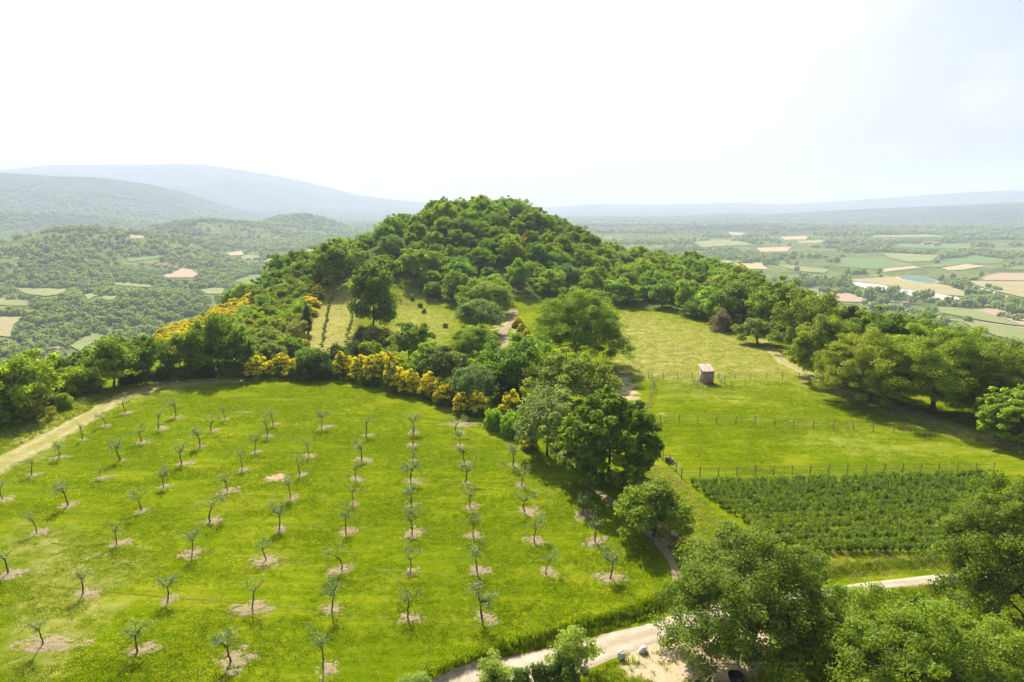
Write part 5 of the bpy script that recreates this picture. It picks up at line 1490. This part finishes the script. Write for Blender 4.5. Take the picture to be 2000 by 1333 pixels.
def near_road(x, y):
    m_ = np.zeros(len(x), bool)
    for c, w in ROADS:
        for i in range(0, len(c), 2):
            m_ |= (x - c[i, 0]) ** 2 + (y - c[i, 1]) ** 2 < (w[i] * 0.5) ** 2
    return m_
def in_soil(x, y):
    m_ = np.zeros(len(x), bool)
    for sx, sy, sr in SOIL_AT: m_ |= (x - sx) ** 2 + (y - sy) ** 2 < sr * sr
    return m_
def sward(name, poly, n, protos, s0, s1, seed, label, gate=None, world=False):
    r = np.random.default_rng(seed)
    w = np.array(poly) if world else np.concatenate([gpoly([p]) if p[1] < 1335 else np.array([flat_pt(p[0], p[1])]) for p in poly])
    lo, hi = w.min(0), w.max(0)
    x = r.uniform(lo[0], hi[0], n); y = r.uniform(lo[1], hi[1], n)
    ok = in_poly(x, y, w)
    x, y = x[ok], y[ok]
    ok = ~near_road(x, y) & (~in_soil(x, y) | (r.random(len(x)) < 0.10))
    if gate is not None: ok &= gate(x, y, r)
    x, y = x[ok], y[ok]
    s_ = r.uniform(s0, s1, len(x)) * (1 + 0.5 * fbm(x / 2.5, y / 2.5, 2))
    print('SWARD', name, len(x))
    return scatter(name, np.column_stack([x, y, terrain(x, y) - 0.01]), r.uniform(0, 6.28, len(x)), np.column_stack([s_, s_, s_ * r.uniform(.7, 1.3, len(x))]), r.integers(0, len(protos), len(x)), protos, kind='stuff', label=label, category='grass')
SANDW = gpoly(SANDS[0][1])
ORCH = [(-150, 960), (240, 790), (420, 752), (590, 738), (760, 772), (900, 835), (1030, 880), (1110, 940), (1290, 1085), (1318, 1170), (1160, 1236), (880, 1330), (640, 1430), (-200, 1430)]
sward('orchard_grass', ORCH, 170000, TG, 0.7, 1.25, 61, 'short bright green grass between the olive saplings', lambda x, y, r: r.random(len(x)) < np.clip(0.6 + 1.5 * fbm(x / 6.0, y / 3.0, 3), 0.10, 1))
sward('orchard_flowers', ORCH, 9000, FL, 0.6, 1.2, 62, 'tiny yellow flowers scattered in the orchard grass', lambda x, y, r: fbm(x / 9, y / 9 + 4, 3) > 0.12)
sward('meadow_grass', [(1190, 740), (1215, 690), (1180, 604), (1300, 618), (1400, 642), (1490, 676), (1545, 740)], 9000, TH, 0.5, 0.95, 63, 'long dry grass of the meadow above the hut')
sward('strip_grass', [(598, 696), (604, 612), (640, 562), (704, 534), (770, 556), (890, 610), (890, 680), (700, 700)], 9000, TH, 0.5, 0.95, 64, 'dry grass on the strip and meadow below the hill wood')
sward('paddock_grass', [(1262, 830), (1270, 748), (1540, 746), (1700, 812), (1960, 885), (1900, 918), (1340, 930), (1285, 880)], 60000, TG, 0.6, 1.1, 65, 'grazed bright grass of the two paddocks', lambda x, y, r: r.random(len(x)) < np.clip(0.5 + 1.5 * fbm(x / 7.0, y / 4.0, 3), 0.06, 1))
sward('verge_grass', [(1000, 1420), (1180, 1300), (1500, 1205), (1660, 1162), (1880, 1142), (2100, 1150), (2100, 1420)], 26000, TV + TH, 0.5, 1.0, 66, 'rough grass of the verge below the gravel road', lambda x, y, r: (fbm(x / 3, y / 3, 3) > -0.05) & (~in_poly(x, y, SANDW) | (r.random(len(x)) < 0.12)))
sward('lane_grass', [(1230, 870), (1330, 940), (1400, 1000), (1500, 1080), (1950, 1070), (1950, 1104), (1600, 1136), (1340, 1170), (1300, 1085), (1230, 1000)], 22000, TH + TG, 0.6, 1.0, 67, 'patchy grass round the crop plot and the footpath')
# longer fringe along the bank above the road
ex = np.linspace(EDGE_X[1], EDGE_X[8], 400); ey = np.interp(ex, EDGE_X, EDGE_Y)
bank = np.concatenate([np.column_stack([ex, ey + 0.75]), np.column_stack([ex, ey + 2.0])[::-1]])
sward('bank_grass', bank, 16000, TV, 0.45, 0.95, 68, 'long grass fringe on the bank above the gravel road', None, True)
sward('track_verge_grass', [(-150, 900), (60, 815), (250, 748), (500, 736), (500, 742), (330, 752), (200, 790), (0, 890), (-150, 950)], 9000, TH + TV, 0.7, 1.2, 69, 'long verge grass beside the earth track')

# ------------------------------------------------------------------ the hazy air
def build_haze():
    m = NT('summer haze')
    pv = m.n('ShaderNodeVolumePrincipled')
    pv.inputs['Color'].default_value = (0.64, 0.74, 0.91, 1)
    pv.inputs['Density'].default_value = 0.000165
    pv.inputs['Anisotropy'].default_value = 0.12
    m.l(pv.outputs['Volume'], m.out.inputs['Volume'])
    E, lo, hi = 23000.0, ZMIN - 1.5, max(ZMAX, CAM_H) + 25
    V = [(-E, -E, lo), (E, -E, lo), (E, E, lo), (-E, E, lo), (-E, -E, hi), (E, -E, hi), (E, E, hi), (-E, E, hi)]
    F = [(0, 3, 2, 1), (4, 5, 6, 7), (0, 1, 5, 4), (1, 2, 6, 5), (2, 3, 7, 6), (3, 0, 4, 7)]
    link('haze', mesh_np('haze', V, np.array(F), m.m), kind='stuff', label='pale summer haze filling the valley air', category='haze')
build_haze()
